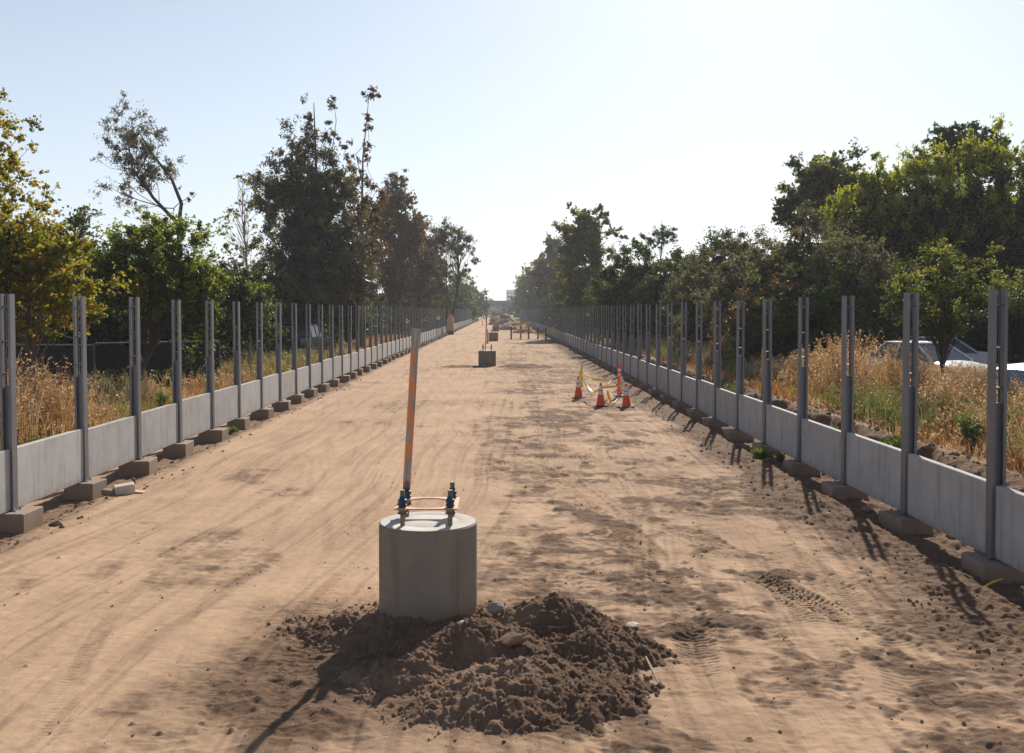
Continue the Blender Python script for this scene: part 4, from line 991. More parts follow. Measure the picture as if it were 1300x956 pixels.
# tall hedge of columnar trees
Yh = 46
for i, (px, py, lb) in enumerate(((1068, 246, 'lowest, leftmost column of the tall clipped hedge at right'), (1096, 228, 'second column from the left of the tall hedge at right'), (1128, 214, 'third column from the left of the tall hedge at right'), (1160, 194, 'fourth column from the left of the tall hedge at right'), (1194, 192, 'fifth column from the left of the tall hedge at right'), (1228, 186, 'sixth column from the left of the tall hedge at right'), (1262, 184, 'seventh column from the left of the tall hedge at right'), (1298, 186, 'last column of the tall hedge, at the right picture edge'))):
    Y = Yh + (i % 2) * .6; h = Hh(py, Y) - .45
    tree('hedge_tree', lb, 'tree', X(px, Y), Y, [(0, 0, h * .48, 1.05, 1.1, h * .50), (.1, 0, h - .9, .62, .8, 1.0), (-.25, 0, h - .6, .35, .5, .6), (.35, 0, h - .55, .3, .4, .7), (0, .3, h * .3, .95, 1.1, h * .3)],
         [(0, 0, 0), (.03, 0, h * .5), (0, 0, h * .93)], ML['hedge'], M['darkbark'], dens=8.0, per=80, ls=.15, lw=.075, crad=.34, droop=-.5, tr=.14, seed=90 + i, limbs=25, flat=1.5, inner=1.0, ytint=1.0, group='columnar trees of the tall hedge at right')  # ytint paints sunlit tops and shaded bodies into the leaf colour by height
Y = 62
tree('broadleaf_tree', 'dark green tree showing knobbly top above the tall hedge at right', 'tree', X(1225, Y), Y,
     [(0, 0, 12.0, 2.6, 1.8, 1.6), (1.2, 0, 12.9, .9, .9, .8), (-.8, 0, 12.9, .6, .6, .8), (-2.6, 0, 11.8, .7, .7, .9), (2.2, 0, 12.6, .7, .6, .9), (.3, 0, 13.2, .5, .5, .6), (-1.7, 0, 12.5, .4, .5, .6)],
     [(0, 0, 0), (0, 0, 6), (0, 0, 12.5)], ML['dark'], M['darkbark'], dens=3.2, per=110, ls=.2, lw=.12, crad=.42, tr=.25, seed=101, limbs=40)
Y = 62
tree('broadleaf_tree', 'round leafy green tree rising behind the grey-olive trees at right', 'tree', X(1048, Y), Y,
     [(0, 0, 9.6, 2.6, 2.0, 2.4), (-1.9, 0, 8.6, 1.3, 1.3, 1.2), (1.4, 0, 9.4, 1.6, 1.4, 1.7), (-.2, 0, 11.7, 1.0, .9, .7), (.9, 0, 11.7, .8, .8, .7), (-1.3, 0, 10.8, .7, .7, .6), (2.3, 0, 10.2, .7, .7, .6), (-3.0, 0, 8.4, .5, .6, .6)],
     [(0, 0, 0), (0, 0, 5), (0, 0, 11)], ML['mid'], M['bark'], dens=2.5, per=120, ls=.2, lw=.12, crad=.46, tr=.25, seed=103, limbs=50)
# grey-olive mass
for i, (px, Y, py, w, mt, lb) in enumerate(((1010, 40, 264, 2.3, 'olive', 'largest grey-olive tree at right, in front of the round green tree'), (1075, 38, 290, 2.1, 'olive', 'grey-olive tree between the young green tree and the largest olive tree'), (955, 43, 292, 1.9, 'olive', 'grey-olive tree sloping down left of the largest olive tree'), (1030, 36, 350, 2.2, 'dark', 'low dark tree in deep shade behind the fifth and sixth right posts'), (905, 50, 318, 1.9, 'olive', 'grey-brown round bushy tree behind the eighth right post'), (975, 37, 352, 1.4, 'eucbrown', 'low reddish-brown bush in front of the largest olive tree'), (1110, 41, 330, 1.8, 'dark', 'dark tree in shade left of the young green tree'), (1160, 42, 330, 2.0, 'dark', 'dark shrub directly behind the young green tree'))):
    h = Hh(py, Y) - .4
    tree('olive_tree' if mt == 'olive' else 'bush_tree', lb, 'tree', X(px, Y), Y, [(0, 0, h * .58, w, 1.7, h * .40), (w * .5, 0, h * .45, w * .7, 1.3, h * .34), (-w * .5, 0, h * .42, w * .75, 1.3, h * .34), (.2, 0, h * .22, w * 1.1, 1.1, h * .2)],
         [(0, 0, 0), (.1, 0, h * .3), (-.1, 0, h * .6), (0, 0, h * .9)], ML[mt], M['darkbark'], dens=3.0, per=110, ls=.14, lw=.05, crad=.40, droop=.1, seed=110 + i, limbs=50, tr=.15)
for i, (px, Y, py, w, mt, lb) in enumerate(((862, 62, 312, 2.2, 'dark', 'dark green tree left of the grey-brown bushy tree at right'), (812, 68, 318, 2.4, 'dark', 'dark green tree under the little round pine top'), (890, 58, 345, 1.8, 'olive', 'low grey-brown bush behind the tenth right post'), (786, 72, 348, 1.7, 'mid', 'bright green bush right of the tall yellowish tree'), (930, 56, 300, 1.8, 'dark', 'dark tree filling gap behind grey-brown bushy tree'))):
    h = Hh(py, Y) - .3
    tree('broadleaf_tree', lb, 'tree', X(px, Y), Y, [(0, 0, h * .6, w, 1.7, h * .38), (w * .5, 0, h * .45, w * .7, 1.3, h * .34), (-w * .5, 0, h * .42, w * .75, 1.3, h * .34), (.2, 0, h * .22, w * 1.1, 1.1, h * .22)],
         [(0, 0, 0), (.1, 0, h * .3), (0, 0, h * .9)], ML[mt], M['darkbark'], dens=2.9, per=100, ls=.2, lw=.1, crad=.48, seed=130 + i, limbs=30, tr=.16)
Y = 95
tree('pine_tree', 'dark pine with small round top peeping over the trees at right', 'tree', X(838, Y), Y, [(-.5, 0, 9.3, 1.0, 1.0, .6), (.5, 0, 9.6, 1.1, 1.0, .75), (0, 0, 8.8, 1.2, 1.0, .4)], [(0, 0, 0), (0, 0, 5), (.1, 0, 9.2)], ML['dark'], M['darkbark'], dens=4, per=90, ls=.2, lw=.08, crad=.4, seed=140, limbs=16, tr=.2)
Y = 106
tree('sycamore_tree', 'tall yellowish loose tree at centre right, sparse on its right side', 'tree', X(752, Y), Y,
     [(-.7, 0, 8.0, 1.9, 1.6, 2.3), (-.6, 0, 4.6, 2.0, 1.7, 2.4), (-.9, 0, 10.2, 1.0, 1, .9), (.6, 0, 10.2, .9, .9, .8), (1.2, 0, 4.0, 1.6, 1.4, 2.0), (1.9, 0, 9.0, .8, .8, .5), (2.6, 0, 8.4, .4, .4, .25), (1.3, 0, 7.2, .7, .7, .8), (-2.1, 0, 8.8, .5, .6, .5)],
     [(0, 0, 0), (.1, 0, 3), (.5, 0, 6.5), (.6, 0, 10.2)], ML['warm'], M['bark'], dens=3.4, per=75, ls=.26, lw=.16, crad=.48, sc=106/82, seed=143, limbs=70, tr=.22)
for i, (px, Y, py, w, mt, lb) in enumerate(((704, 195, 306, 3.4, 'euc', 'grey-green tree left of the tall yellowish tree'), (728, 140, 340, 2.4, 'warm', 'low warm green tree at the foot of the tall yellowish tree'), (687, 260, 330, 3.6, 'warm', 'olive tree stepping down toward the gap at right'), (672, 330, 350, 3.6, 'dark', 'last dark tree of right side next to the gap'), (684, 255, 362, 3.0, 'mid', 'low greenish bush near the gap at right'), (664, 420, 372, 4.6, 'dark', 'tiny dark tree in front of the pale tower'), (712, 185, 352, 3.4, 'mid', 'low green bush behind the far right posts'), (757, 120, 352, 2.6, 'dark', 'low dark bush behind far right posts under the yellowish tree'))):
    h = Hh(py, Y) - .2; k_ = Y / 105
    tree('broadleaf_tree', lb, 'tree', X(px, Y), Y, [(0, 0, h * .56, w, 1.6 * k_, h * .42), (.4, 0, h * .38, w * 1.1, 1.4 * k_, h * .34), (w * .2, 0, h * .82, w * .5, 1 * k_, h * .2)],
         [(0, 0, 0), (.1, 0, h * .3), (0, 0, h * .9)], ML[mt], M['bark'], dens=2.2 / k_ ** 3, per=80, ls=.34 * k_, lw=.2 * k_, crad=.66 * k_, seed=150 + i, limbs=20, tr=.18)

print('leaves', NLEAF)
# ------------------------------------------------------------------ grass and weeds
def grass(name, n, xr, yr, hfun, m_, label, w=.007, heads=0.0, lean=.35, tintf=None, cat='grass'):
    x = rng.uniform(*xr, n); y = yr[0] * (yr[1] / yr[0]) ** rng.random(n)
    h, keep = hfun(x, y); k = rng.random(n) < keep; x, y, h = x[k], y[k], h[k]; n = len(x)
    z, _, _ = ground_h(x, y)
    h = h * (.6 + .6 * rng.random(n)); a = rng.uniform(0, 2 * math.pi, n); l = lean * rng.random(n) ** .7 * h
    wd = w * (1 + y / 25) * (.7 + .6 * rng.random(n))
    p0 = np.stack([x, y, z - .02], -1); dx = np.cos(a); dy = np.sin(a)
    mid = p0 + np.stack([dx * l * .3, dy * l * .3, h * .6], -1); tip = p0 + np.stack([dx * l, dy * l, h], -1)
    b = rng.uniform(0, math.pi, n); sd = np.stack([np.cos(b), np.sin(b) * .5, 0 * b], -1) * wd[:, None]
    V = np.stack([p0 - sd, p0 + sd, mid + sd * .7, mid - sd * .7, tip + sd * .15, tip - sd * .15], 1).reshape(-1, 3)
    i = np.arange(n) * 6
    F_ = np.concatenate([np.stack([i, i + 1, i + 2, i + 3], -1), np.stack([i + 3, i + 2, i + 4, i + 5], -1)])
    tn = np.clip((tintf(x, y) if tintf else .5) + rng.normal(0, .17, n), 0, 1); T_ = np.concatenate([tn, tn])
    if heads > 0:
        q = rng.random(n) < heads; tp = tip[q]; hq = h[q]; nn = len(tp); per = 9
        ci = np.repeat(np.arange(nn), per); f = rng.random(len(ci))
        P = tp[ci] + rng.normal(size=(len(ci), 3)) * np.array([.045, .045, .02]) - np.stack([0 * f, 0 * f, f * .30 * np.minimum(1, hq[ci])], -1)
        u, v = rot_rand(len(ci), .5); s = .022 * (.6 + .8 * rng.random(len(ci))) * (1 + y[q][ci] / 40)
        VV = np.stack([P - u * s[:, None], P + v * s[:, None] * .35, P + u * s[:, None], P - v * s[:, None] * .35], 1).reshape(-1, 3)
        FF_ = np.arange(len(ci) * 4).reshape(-1, 4) + len(V); V = np.concatenate([V, VV]); F_ = np.concatenate([F_, FF_]); T_ = np.concatenate([T_, np.clip(.75 + rng.normal(0, .15, len(ci)), 0, 1)])
    return tag(mesh_np(name, V, F_, m_, None, attrs={'tint': ('FACE', T_)}), label, cat, kind='stuff')
ML['straw'] = leafmat('dry_straw', [(0, (.11, .055, .025)), (.3, (.25, .125, .05)), (.55, (.37, .22, .10)), (.78, (.48, .36, .22)), (1, (.66, .56, .42))], .35, .7, .2, (1.2, 1.05, .8))
ML['weed'] = leafmat('green_weed', [(0, (.04, .06, .018)), (.5, (.09, .12, .03)), (1, (.20, .22, .06))], .4)
def left_tall(x, y):
    n = fbm(x * 1.3, y * .9, 3, 501); m = ss(n, .38, .62) * (1 - ss(x, -9.0, -8.2))
    big = np.exp(-((x + 10.2) / 1.9) ** 2 - ((y - 20.5) / 3.2) ** 2)
    return .22 + (.35 + 1.15 * big) * m, .03 + m * (.22 + .8 * big)
def left_short(x, y):
    n = fbm(x * .7, y * .5, 3, 511); return .10 + .28 * n, ss(n, .22, .55) * (1 - ss(x + (n - .5), -8.4, -7.9))
def right_tall(x, y):
    n = fbm(x * 1.3 + 5, y * .9, 3, 521); m = ss(n, .36, .60) * ss(x, 7.8, 9.0)
    big = np.exp(-((x - 9.3) / 1.5) ** 2 - ((y - 26) / 4.0) ** 2)
    return .22 + (.60 + .85 * big) * m, .05 + m * (.48 + .6 * big)
def right_short(x, y):
    n = fbm(x * .7, y * .5, 3, 531); return .12 + .34 * n, ss(n, .25, .55) * ss(x + (n - .5) * .6, 7.6, 8.1)
tf = lambda s: (lambda x, y: .02 + 1.0 * fbm(x * .9, y * .6, 4, s, .6))
grass('dry_grass', 70000, (-17, -8.0), (13, 70), left_tall, ML['straw'], 'tall dry straw-coloured grass behind the left panels', .005, .55, .35, tf(601))
grass('dry_grass', 150000, (-17, -7.6), (13, 110), left_short, ML['straw'], 'short dry golden grass covering ground behind the left panels', .006, .0, .8, tf(602))
grass('dry_grass', 80000, (7.6, 15), (11, 70), right_tall, ML['straw'], 'tall feathery dry grass on bank behind the right panels', .005, .6, .35, tf(603))
grass('dry_grass', 130000, (7.3, 16), (10, 100), right_short, ML['straw'], 'short dry reddish grass on bank behind the right panels', .006, .0, .8, tf(604))
def weeds_r(x, y):
    n = fbm(x * .9 + 9, y * .5, 3, 541); m = ss(n, .55, .66); return .2 + .5 * m, m * ss(x, 7.7, 8.1)
def weeds_l(x, y):
    n = fbm(x * .8 + 3, y * .5, 3, 551); m = ss(n, .56, .66); return .25 + .4 * m, m * (1 - ss(x, -8.4, -8.0))
grass('green_weeds', 13000, (7.7, 13), (12, 60), weeds_r, ML['weed'], 'patches of green weeds among the dry grass on the right bank', .008, 0, .4)
grass('green_weeds', 9000, (-16, -8.3), (14, 70), weeds_l, ML['weed'], 'patches of green weeds among dry grass at left', .008, 0, .4)
# individual plants
def plant(px, py, zz, h, n, label, spread_=.18, leafs='weed', Y=None):
    p = G(px, py, zz) if Y is None else Vector((X(px, Y), Y, zz))
    t = empty('weed_plant', (p.x, p.y, gz(p.x, p.y))); tag(t, label, 'weed')
    m = MB(); C = []
    for i in range(n):
        a = random.uniform(0, 6.28); r_ = random.uniform(.2, 1) * spread_; hh_ = h * random.uniform(.6, 1.05)
        tip = Vector((math.cos(a) * r_, math.sin(a) * r_, hh_)); md_ = Vector((tip.x * .3, tip.y * .3, hh_ * .55))
        m.tube([(0, 0, -.02), md_, tip], [.007, .005, .003], 5)
        for k in range(6): C.append(Vector((0, 0, 0)).lerp(md_, .5) if k == 0 else md_.lerp(tip, (k - 1) / 4.5))
    m.build('stem', M['bark'], t)
    C = np.array([tuple(c) for c in C])
    leaf_mesh('foliage', C, np.full(len(C), .07 + h * .05), 16, .07, .022, -.3, ML[leafs], t, np.full(len(C), .6), 1.2)
def sage(x, y):
    n = fbm(x * 1.1 + 19, y * .7, 3, 561); m = ss(n, .50, .60); return .25 + .55 * m, m
ML['sage'] = leafmat('grey_weed', [(0, (.05, .05, .035)), (.5, (.12, .115, .08)), (1, (.26, .24, .17))], .35)
grass('grey_weeds', 15000, (7.9, 14), (12, 60), sage, ML['sage'], 'grey-green wiry weeds among dry grass on the right bank', .006, .25, .6, cat='weeds')
grass('grey_weeds', 10000, (-16, -8.5), (14, 60), sage, ML['sage'], 'grey-green wiry weeds among dry grass at left', .006, .25, .6, cat='weeds')
plant(965, 582, 0, .16, 7, 'low bright green weed beside the sixth footing of the right row', .28)
plant(990, 580, 0, .14, 5, 'small green weed under the panel right of the sixth right post', .12)
plant(291, 546, -.1, .15, 7, 'low green weed between two footings of the left row', .3)
plant(215, 556, -.1, .10, 4, 'tiny green weed beside the fourth left footing', .2)
plant(0, 0, .4, .95, 12, 'tall green weed clump above the panel between the second and third right posts', .30, Y=16.2, leafs='weed') if False else None
for (px, Y, h, lb) in ((1135, 17.5, .95, 'upright green weed clump on the bank between the second and third right posts'), (930, 28, .9, 'green weed clump on the bank behind the seventh right post'), (1058, 21, .5, 'small green weed on the bank behind the fourth right post'), (1235, 17.5, .6, 'green weed clump on the bank left of the first right post'), (898, 31, .8, 'yellow-green weed clump behind the eighth right post'), (1155, 22, .9, 'olive green weed clump by the second right post')):
    plant(px, 0, .46, h, 14, lb, .34, Y=Y)
for (px, Y, h, lb) in ((205, 27, .5, 'green weed tuft in dry grass between the third and fourth left posts'), (232, 25, .4, 'small green weed in dry grass by the fourth left post')):
    plant(px, 0, .2, h, 12, lb, .3, Y=Y)

# ------------------------------------------------------------------ vehicles
def make_car(x, y, z, rz, paint, label, kind='sedan'):
    """nose toward local +X, ground at z=0"""
    t = empty('parked_car' if kind != 'truck' else 'pickup_truck', (x, y, z), rz); tag(t, label, 'car' if kind != 'truck' else 'pickup truck')
    L, W = (4.5, .88) if kind == 'sedan' else (5.3, .96)
    S = 1.0 if kind == 'sedan' else 1.22
    # body: loft of sections along x  (x, zbottom, zbelt, halfwidth)
    if kind == 'sedan': sec = [(-2.25, .42, .80, .66), (-2.18, .30, .94, .80), (-1.6, .24, .99, .88), (-.6, .22, .97, .89), (.5, .22, .96, .89), (1.0, .24, .93, .88), (1.7, .26, .84, .85), (2.12, .30, .72, .74), (2.25, .38, .60, .60)]
    else: sec = [(-2.65, .55, 1.10, .90), (-2.6, .50, 1.14, .95), (-1.0, .46, 1.14, .97), (-.9, .46, 1.18, .97), (.6, .46, 1.18, .97), (1.0, .46, 1.16, .96), (2.3, .48, 1.08, .93), (2.6, .52, .98, .86), (2.66, .56, .80, .78)]
    vs = []; fs = []; n = 12
    for (sx, zb, zt, hw) in sec:
        zm = zb + (zt - zb) * .55
        ring = [(-hw * .85, zb), (-hw * .98, zb + .08), (-hw, zm), (-hw * .96, zt - .06), (-hw * .86, zt), (-hw * .4, zt + .03)]
        ring = ring + [(-a, b) for a, b in reversed(ring)]
        vs += [(sx, a, b) for a, b in ring]
    for i in range(len(sec) - 1):
        for k in range(n): fs.append((i * n + k, i * n + (k + 1) % n, (i + 1) * n + (k + 1) % n, (i + 1) * n + k))
    fs += [tuple(range(n)), tuple(reversed(range((len(sec) - 1) * n, len(sec) * n)))]
    MB().add(vs, fs).build('body', paint, t, smooth=True)
    # cabin
    if kind == 'sedan': lo, hi, zb, zt = (-1.75, 1.05), (-1.05, .25), .95, 1.45
    elif kind == 'van': lo, hi, zb, zt = (-2.6, 1.5), (-2.5, .9), 1.15, 2.0
    else: lo, hi, zb, zt = (-.85, 1.15), (-.65, .45), 1.15, 1.85
    hw0, hw1 = (.82, .62) if kind == 'sedan' else (.90, .74)
    v = [(lo[0], -hw0, zb), (lo[1], -hw0, zb), (lo[1], hw0, zb), (lo[0], hw0, zb), (hi[0], -hw1, zt), (hi[1], -hw1, zt), (hi[1], hw1, zt), (hi[0], hw1, zt)]
    MB().add(v, [(0, 3, 2, 1), (4, 5, 6, 7), (0, 1, 5, 4), (1, 2, 6, 5), (2, 3, 7, 6), (3, 0, 4, 7)]).build('window_band', M['glass'], t)
    m = MB(); m.box(((hi[0] + hi[1]) / 2, 0, zt + .015), (hi[1] - hi[0] + .1, hw1 * 2 + .06, .05), bev=.015)
    m.build('roof', paint, t)
    for s in (-1, 1):
        for (a, b) in ((0, 4), (1, 5)):
            p0 = Vector(v[a]); p1 = Vector(v[b]); p0.y *= s * -1 * (-1 if s > 0 else 1) if False else 1
            p0 = Vector((p0.x, s * hw0, p0.z)); p1 = Vector((p1.x, s * hw1, p1.z)); MB().tube([p0, p1], .035, 6).build('pillar', paint, t)
        xm = (lo[0] + lo[1]) / 2 - .1; MB().tube([(xm, s * hw0, zb), ((hi[0] + hi[1]) / 2 - .05, s * hw1, zt)], .032, 6).build('pillar', paint, t)
    wx = (-1.35, 1.4) if kind == 'sedan' else (-1.65, 1.75); wr = .32 if kind == 'sedan' else .40
    for ax in wx:
        for s in (-1, 1):
            w_ = MB(); prof = [(wr * .6, -.10), (wr * .95, -.10), (wr, -.06), (wr, .06), (wr * .95, .10), (wr * .6, .10)]
            vv = []; ff = []; nn = 24
            for (r_, q) in prof:
                for k in range(nn): a = 2 * math.pi * k / nn; vv.append((ax + r_ * math.cos(a), s * (W - .08) + q, wr + r_ * math.sin(a)))
            for i in range(len(prof)):
                for k in range(nn): j = (i + 1) % len(prof); ff.append((i * nn + k, i * nn + (k + 1) % nn, j * nn + (k + 1) % nn, j * nn + k))
            o = w_.add(vv, ff).build('wheel', M['tyre'], t, smooth=True)
            m = MB(); m.tube([(ax, s * (W - .08) - .07, wr), (ax, s * (W - .08) + .07, wr)], wr * .62, 20); m.build('rim', M['rim'], o)
    hx = sec[-2][0] - .02; hz = (sec[-2][1] + sec[-2][2]) / 2 + .1
    for s in (-1, 1):
        MB().box((hx + .03, s * .58 * (1 if kind == 'sedan' else 1.15), hz), (.14, .30, .13), bev=.02).build('headlight', M['lamp'], t)
        MB().box((sec[0][0] - .005, s * .6, sec[0][2] - .12), (.08, .28, .14), bev=.02).build('tail_light', M['tail'], t)
    MB().box((hx + .10, 0, sec[-2][1] + .06), (.16, 1.3, .12), bev=.03).build('bumper', paint if kind == 'sedan' else M['rim'], t)
    if kind == 'truck':
        MB().box((-1.75, 0, 1.165), (1.55, 1.6, .02)).build('bed', M['rubber'], t)
    return t
def bankz(x, y): return gz(x, y)
make_car(X(1176, 31.5), 31.5, .40, R(-68), M['white'], 'white parked car half hidden by the young green tree at right')
make_car(X(1402, 24.5), 24.5, .46, R(196), M['paleblue'], 'pale blue pickup cut off by the right picture edge behind first post', 'truck')
make_car(X(1108, 40), 35.5, .46, R(170), M['silver'], 'silver blue parked car behind tall dry grass left of the white car')
make_car(X(196, 52), 52, .22, R(20), M['silver'], 'silver parked car under trees behind third left post')
make_car(X(232, 47), 44, .22, R(0), M['white'], 'white parked car under trees behind fourth left post')
make_car(X(383, 58), 58, .22, R(80), M['navy'], 'dark blue parked vehicle behind the ninth and tenth left posts', 'truck')
p = at(1230, 470, 24.5)
rock('boulder', (p.x, 23.5, .55), .42, M['palerock'], 'pale boulder half hidden in weeds near the young green tree', seed=44, flat=(1, .8, .8))

# ------------------------------------------------------------------ back fence at left, with dark fabric
def fence(name, A, B, n, h, label, top=True):
    A = Vector(A); B = Vector(B); t = empty(name, A); tag(t, label, 'fence')
    d = B - A
    MB().tube([(0, 0, h), tuple(d + Vector((0, 0, h)))], .028, 8).build('top_rail', M['rail'], t)
    u = d.normalized(); nrm = Vector((-u.y, u.x, 0)) * .008
    vs = []
    for s in (-1, 1):
        for k in range(n * 2 + 1):
            q = d * (k / (n * 2)) + nrm * s + Vector((0, 0, 0)); vs += [q + Vector((0, 0, .05)), q + Vector((0, 0, h - .06 - .05 * (k % 2)))]
    fs = []; K = (n * 2 + 1) * 2
    for k in range(n * 2):
        a = 2 * k; fs += [(a, a + 2, a + 3, a + 1), (K + a, K + a + 1, K + a + 3, K + a + 2), (a, K + a, K + a + 2, a + 2), (a + 1, a + 3, K + a + 3, K + a + 1)]
    fs += [(0, 1, K + 1, K), (K - 2, 2 * K - 2, 2 * K - 1, K - 1)]
    MB().add(vs, fs).build('fabric', M['screen'], t)
    for k in range(n + 1):
        q = d * (k / n); MB().tube([(q.x, q.y + .045, -.2), (q.x, q.y + .045, h + .05)], .03, 8).build('post', M['rail'], t)
fence('mesh_fence', (-19.5, 33.6, .2), (-13.3, 33.0, .2), 3, 1.55, 'long fence with pale rail and dark fabric behind the tall dry grass at left')
fence('mesh_fence', (-13.25, 33.1, .2), (-9.9, 35.5, .2), 2, 1.6, 'short fence piece with thin rail under the dark trees at left')
fence('mesh_fence', (X(350, 54), 54, .2), (X(372, 54), 54, .2), 1, 1.8, 'short railing piece left of dark blue vehicle at left')
q = Vector((X(199, 35), 35, .2)); tag(MB().tube([(0, 0, 0), (0, 0, 2.0)], .045, 10).build('fence_post', M['rail'], loc=q), 'stout grey pipe post standing in front of silver car at left', 'post')
for (px, py, Y, h, lb) in ((184, 470, 28, 1.0, 'thin orange-topped survey lath in dry grass between third and fourth left posts'), (968, 452, 30, 1.3, 'thin brown survey lath in weeds between the fifth and sixth right posts')):
    tag(MB().box((0, 0, h / 2), (.035, .012, h)).build('survey_lath', M['stake'], loc=(X(px, Y), Y, gz(X(px, Y), Y))), lb, 'stake')
# log in the grass
p = at(55, 505, 19); 
tag(MB().tube([(X(22, 19.5), 19.5, .34), (X(50, 19), 19.1, .40), (X(92, 19), 18.9, .36)], [.06, .08, .05], 10).build('log', M['darkbark']), 'dark fallen log lying in dry grass left of the second left post', 'log')

# ------------------------------------------------------------------ far end
Y = 430
t = empty('overpass_bridge', (X(640, Y), Y, 0)); tag(t, 'dark low road bridge crossing the end of the dirt road', 'bridge')
MB().box((6, 0, 5.3), (70, 12, 1.5), bev=.1).build('deck', M['bridge'], t)
MB().box((6, -6.2, 6.5), (70, .3, .9)).build('parapet', M['bridge'], t)
for dx in (-7.5, 0, 8.5, 20): MB().lathe([(.7, 0), (.7, 4.54)], 16, (dx, 0, 0)).build('column', M['bridge'], t)
for s in (-1, 1): MB().box((6 + s * 31, 0, 2.2), (8, 12, 4.6)).build('abutment', M['bridge'], t)
Y = 330
t = empty('screen_fence', (X(637, Y), Y, 0)); tag(t, 'teal green screen fence across the end of the road', 'fence')
MB().box((0, 0, 1.1), (6.5, .06, 2.1)).build('fabric', M['green'], t)
for dx in (-3.2, -1.1, 1.1, 3.2): MB().tube([(dx, .08, 0), (dx, .08, 2.35)], .05, 8).build('post', M['rail'], t)
for i, (px, lb) in enumerate(((629, 'white vehicle parked above the teal screen, left one'), (641, 'white vehicle parked above the teal screen, right one'))):
    make_car(X(px, 350), 350, 0, R(12 * i), M['white'], lb.replace('above', 'behind'), 'truck')
Y = 900
t = empty('office_building', (X(653.5, Y), Y, 0)); tag(t, 'pale hazy office block above the bridge at the vanishing point', 'building')
MB().box((0, 0, 10.2), (15, 18, 20.4)).build('wall', M['building'], t)
for r_ in range(6):
    for c_ in range(5): MB().box((-5.8 + c_ * 2.9, -9.01, 3 + r_ * 3.0), (1.9, .08, 1.5)).build('window', M['window'], t)
MB().box((0, 0, 20.7), (15.5, 18.5, .5)).build('roof', M['building'], t)
Y = 260
def pole(px, Y, py, label, arm=True):
    h = Hh(py, Y); t = empty('utility_pole', (X(px, Y), Y, 0)); tag(t, label, 'utility pole')
    MB().tube([(0, 0, 0), (0, 0, h)], [.16, .10], 8).build('shaft', M['darkbark'], t)
    if arm:
        MB().box((0, 0, h - .5), (1.6, .1, .12)).build('crossarm', M['darkbark'], t)
pole(617.3, 255, 376, 'dark utility pole standing near the end of the left row')
pole(662, 300, 352, 'very thin mast rising beside the right trees at the gap', False)
pole(604, 380, 381, 'farther small utility pole at the end of the left row')
# distant tree line, reads as one mass
C = []
r = np.random.default_rng(5)
for k in range(900):
    Yk = r.uniform(560, 760); px = r.uniform(560, 700); top = 2.88 + (394 - (385 + 2.5 * math.sin(px * .21) + r.uniform(-1, 3))) * Yk / 1280
    C.append((X(px, Yk), Yk, r.random() * top))
C = np.array(C)
tag(leaf_mesh('distant_woods', C, np.full(len(C), 2.2), 26, 1.4, 1.0, 0, ML['dark'], None, np.full(len(C), .5)), 'far-off hazy band of trees behind the bridge', 'woods', kind='stuff')
# backdrop trees behind both rows reading as one dark mass low down
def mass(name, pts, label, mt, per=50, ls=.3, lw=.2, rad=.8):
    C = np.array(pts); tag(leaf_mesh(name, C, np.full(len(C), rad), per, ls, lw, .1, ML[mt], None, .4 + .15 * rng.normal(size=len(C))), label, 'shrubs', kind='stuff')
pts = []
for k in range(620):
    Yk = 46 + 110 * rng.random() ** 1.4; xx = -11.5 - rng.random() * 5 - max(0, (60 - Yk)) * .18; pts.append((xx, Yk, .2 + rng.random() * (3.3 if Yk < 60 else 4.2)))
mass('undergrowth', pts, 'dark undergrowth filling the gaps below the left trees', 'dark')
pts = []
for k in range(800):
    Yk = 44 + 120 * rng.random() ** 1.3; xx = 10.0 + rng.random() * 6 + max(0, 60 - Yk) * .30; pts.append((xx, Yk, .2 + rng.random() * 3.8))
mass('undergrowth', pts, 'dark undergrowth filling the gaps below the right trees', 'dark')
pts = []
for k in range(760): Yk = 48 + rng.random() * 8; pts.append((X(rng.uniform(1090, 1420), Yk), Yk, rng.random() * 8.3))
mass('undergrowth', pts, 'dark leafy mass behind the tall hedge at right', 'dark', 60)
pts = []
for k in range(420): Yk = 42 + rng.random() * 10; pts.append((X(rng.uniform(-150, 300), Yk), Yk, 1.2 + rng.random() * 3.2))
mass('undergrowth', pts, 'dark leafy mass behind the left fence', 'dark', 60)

# ------------------------------------------------------------------ air
mm, nt, out = mat('haze_air'); n = N(nt)
pv = n('VolumePrincipled', {'Color': (.90, .94, 1.0, 1), 'Density': .0004, 'Anisotropy': .25})
nt.links.new(pv.outputs[0], out.inputs['Volume'])
hz = MB().box((0, 2050, 28), (5200, 4400, 62)).build('haze', mm); tag(hz, 'thin pale haze lying over the whole site', 'haze', kind='stuff')
for o in (hz,): o.display_type = 'WIRE'

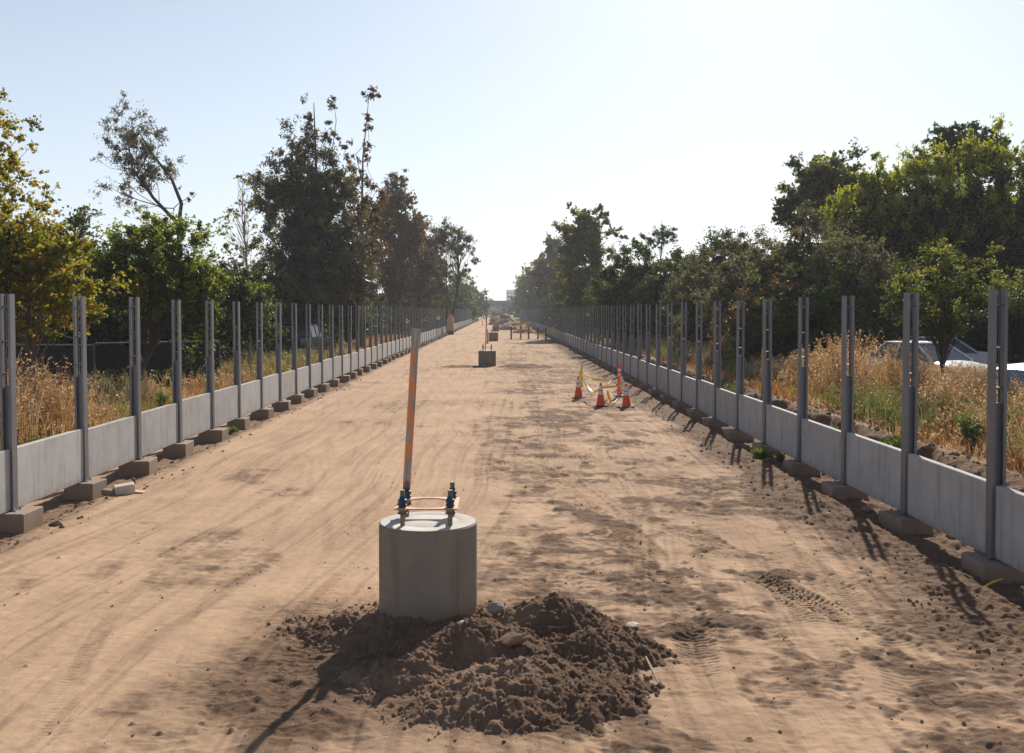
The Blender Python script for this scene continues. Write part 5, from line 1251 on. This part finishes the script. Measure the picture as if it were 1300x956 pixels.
# ------------------------------------------------------------------ light
SUN_AZ, SUN_EL = R(14.5), R(33)         # azimuth clockwise from +Y (up the road)
w = bpy.data.worlds.new("World"); scn.world = w; w.use_nodes = True
nt = w.node_tree
for q in list(nt.nodes): nt.nodes.remove(q)
sky = nt.nodes.new('ShaderNodeTexSky'); sky.sky_type = 'NISHITA'; sky.sun_disc = False
sky.sun_elevation = SUN_EL; sky.sun_rotation = SUN_AZ; sky.air_density = 1.0; sky.dust_density = .6; sky.ozone_density = 1.5; sky.altitude = 0
bg = nt.nodes.new('ShaderNodeBackground'); bg.inputs[1].default_value = .069
wo = nt.nodes.new('ShaderNodeOutputWorld'); hs = nt.nodes.new('ShaderNodeHueSaturation'); hs.inputs['Saturation'].default_value = .85; nt.links.new(sky.outputs[0], hs.inputs['Color'])
n = N(nt); dz = n('SeparateXYZ', {0: n('NewGeometry').outputs['Incoming']}).outputs[2]
band = n.math('POWER', n.math('SUBTRACT', 1.0, n.math('MINIMUM', n.math('ABSOLUTE', dz), 1.0)), 3.2)    # pale haze thickest near the horizon
nt.links.new(n.mix(n.math('MULTIPLY', band, .72), hs.outputs[0], (8.3, 9.6, 11.2)), bg.inputs[0]); nt.links.new(bg.outputs[0], wo.inputs[0])
sl = bpy.data.lights.new('sun', 'SUN'); sl.energy = 4.9; sl.angle = R(.55); sl.color = (1, .90, .78)
so = bpy.data.objects.new('sun', sl); COL.objects.link(so)
sd = Vector((math.sin(SUN_AZ) * math.cos(SUN_EL), math.cos(SUN_AZ) * math.cos(SUN_EL), math.sin(SUN_EL)))
so.rotation_euler = sd.to_track_quat('Z', 'Y').to_euler(); so.location = (0, 0, 20)

vs_ = scn.view_settings; vs_.view_transform = 'Standard'; vs_.look = 'None'; vs_.gamma = 1; vs_.exposure = 0.56; vs_.use_curve_mapping = False
scn.render.engine = 'CYCLES'
scn.cycles.max_bounces = 7; scn.cycles.diffuse_bounces = 3; scn.cycles.transmission_bounces = 4; scn.cycles.volume_bounces = 0
scn.cycles.use_denoising = True
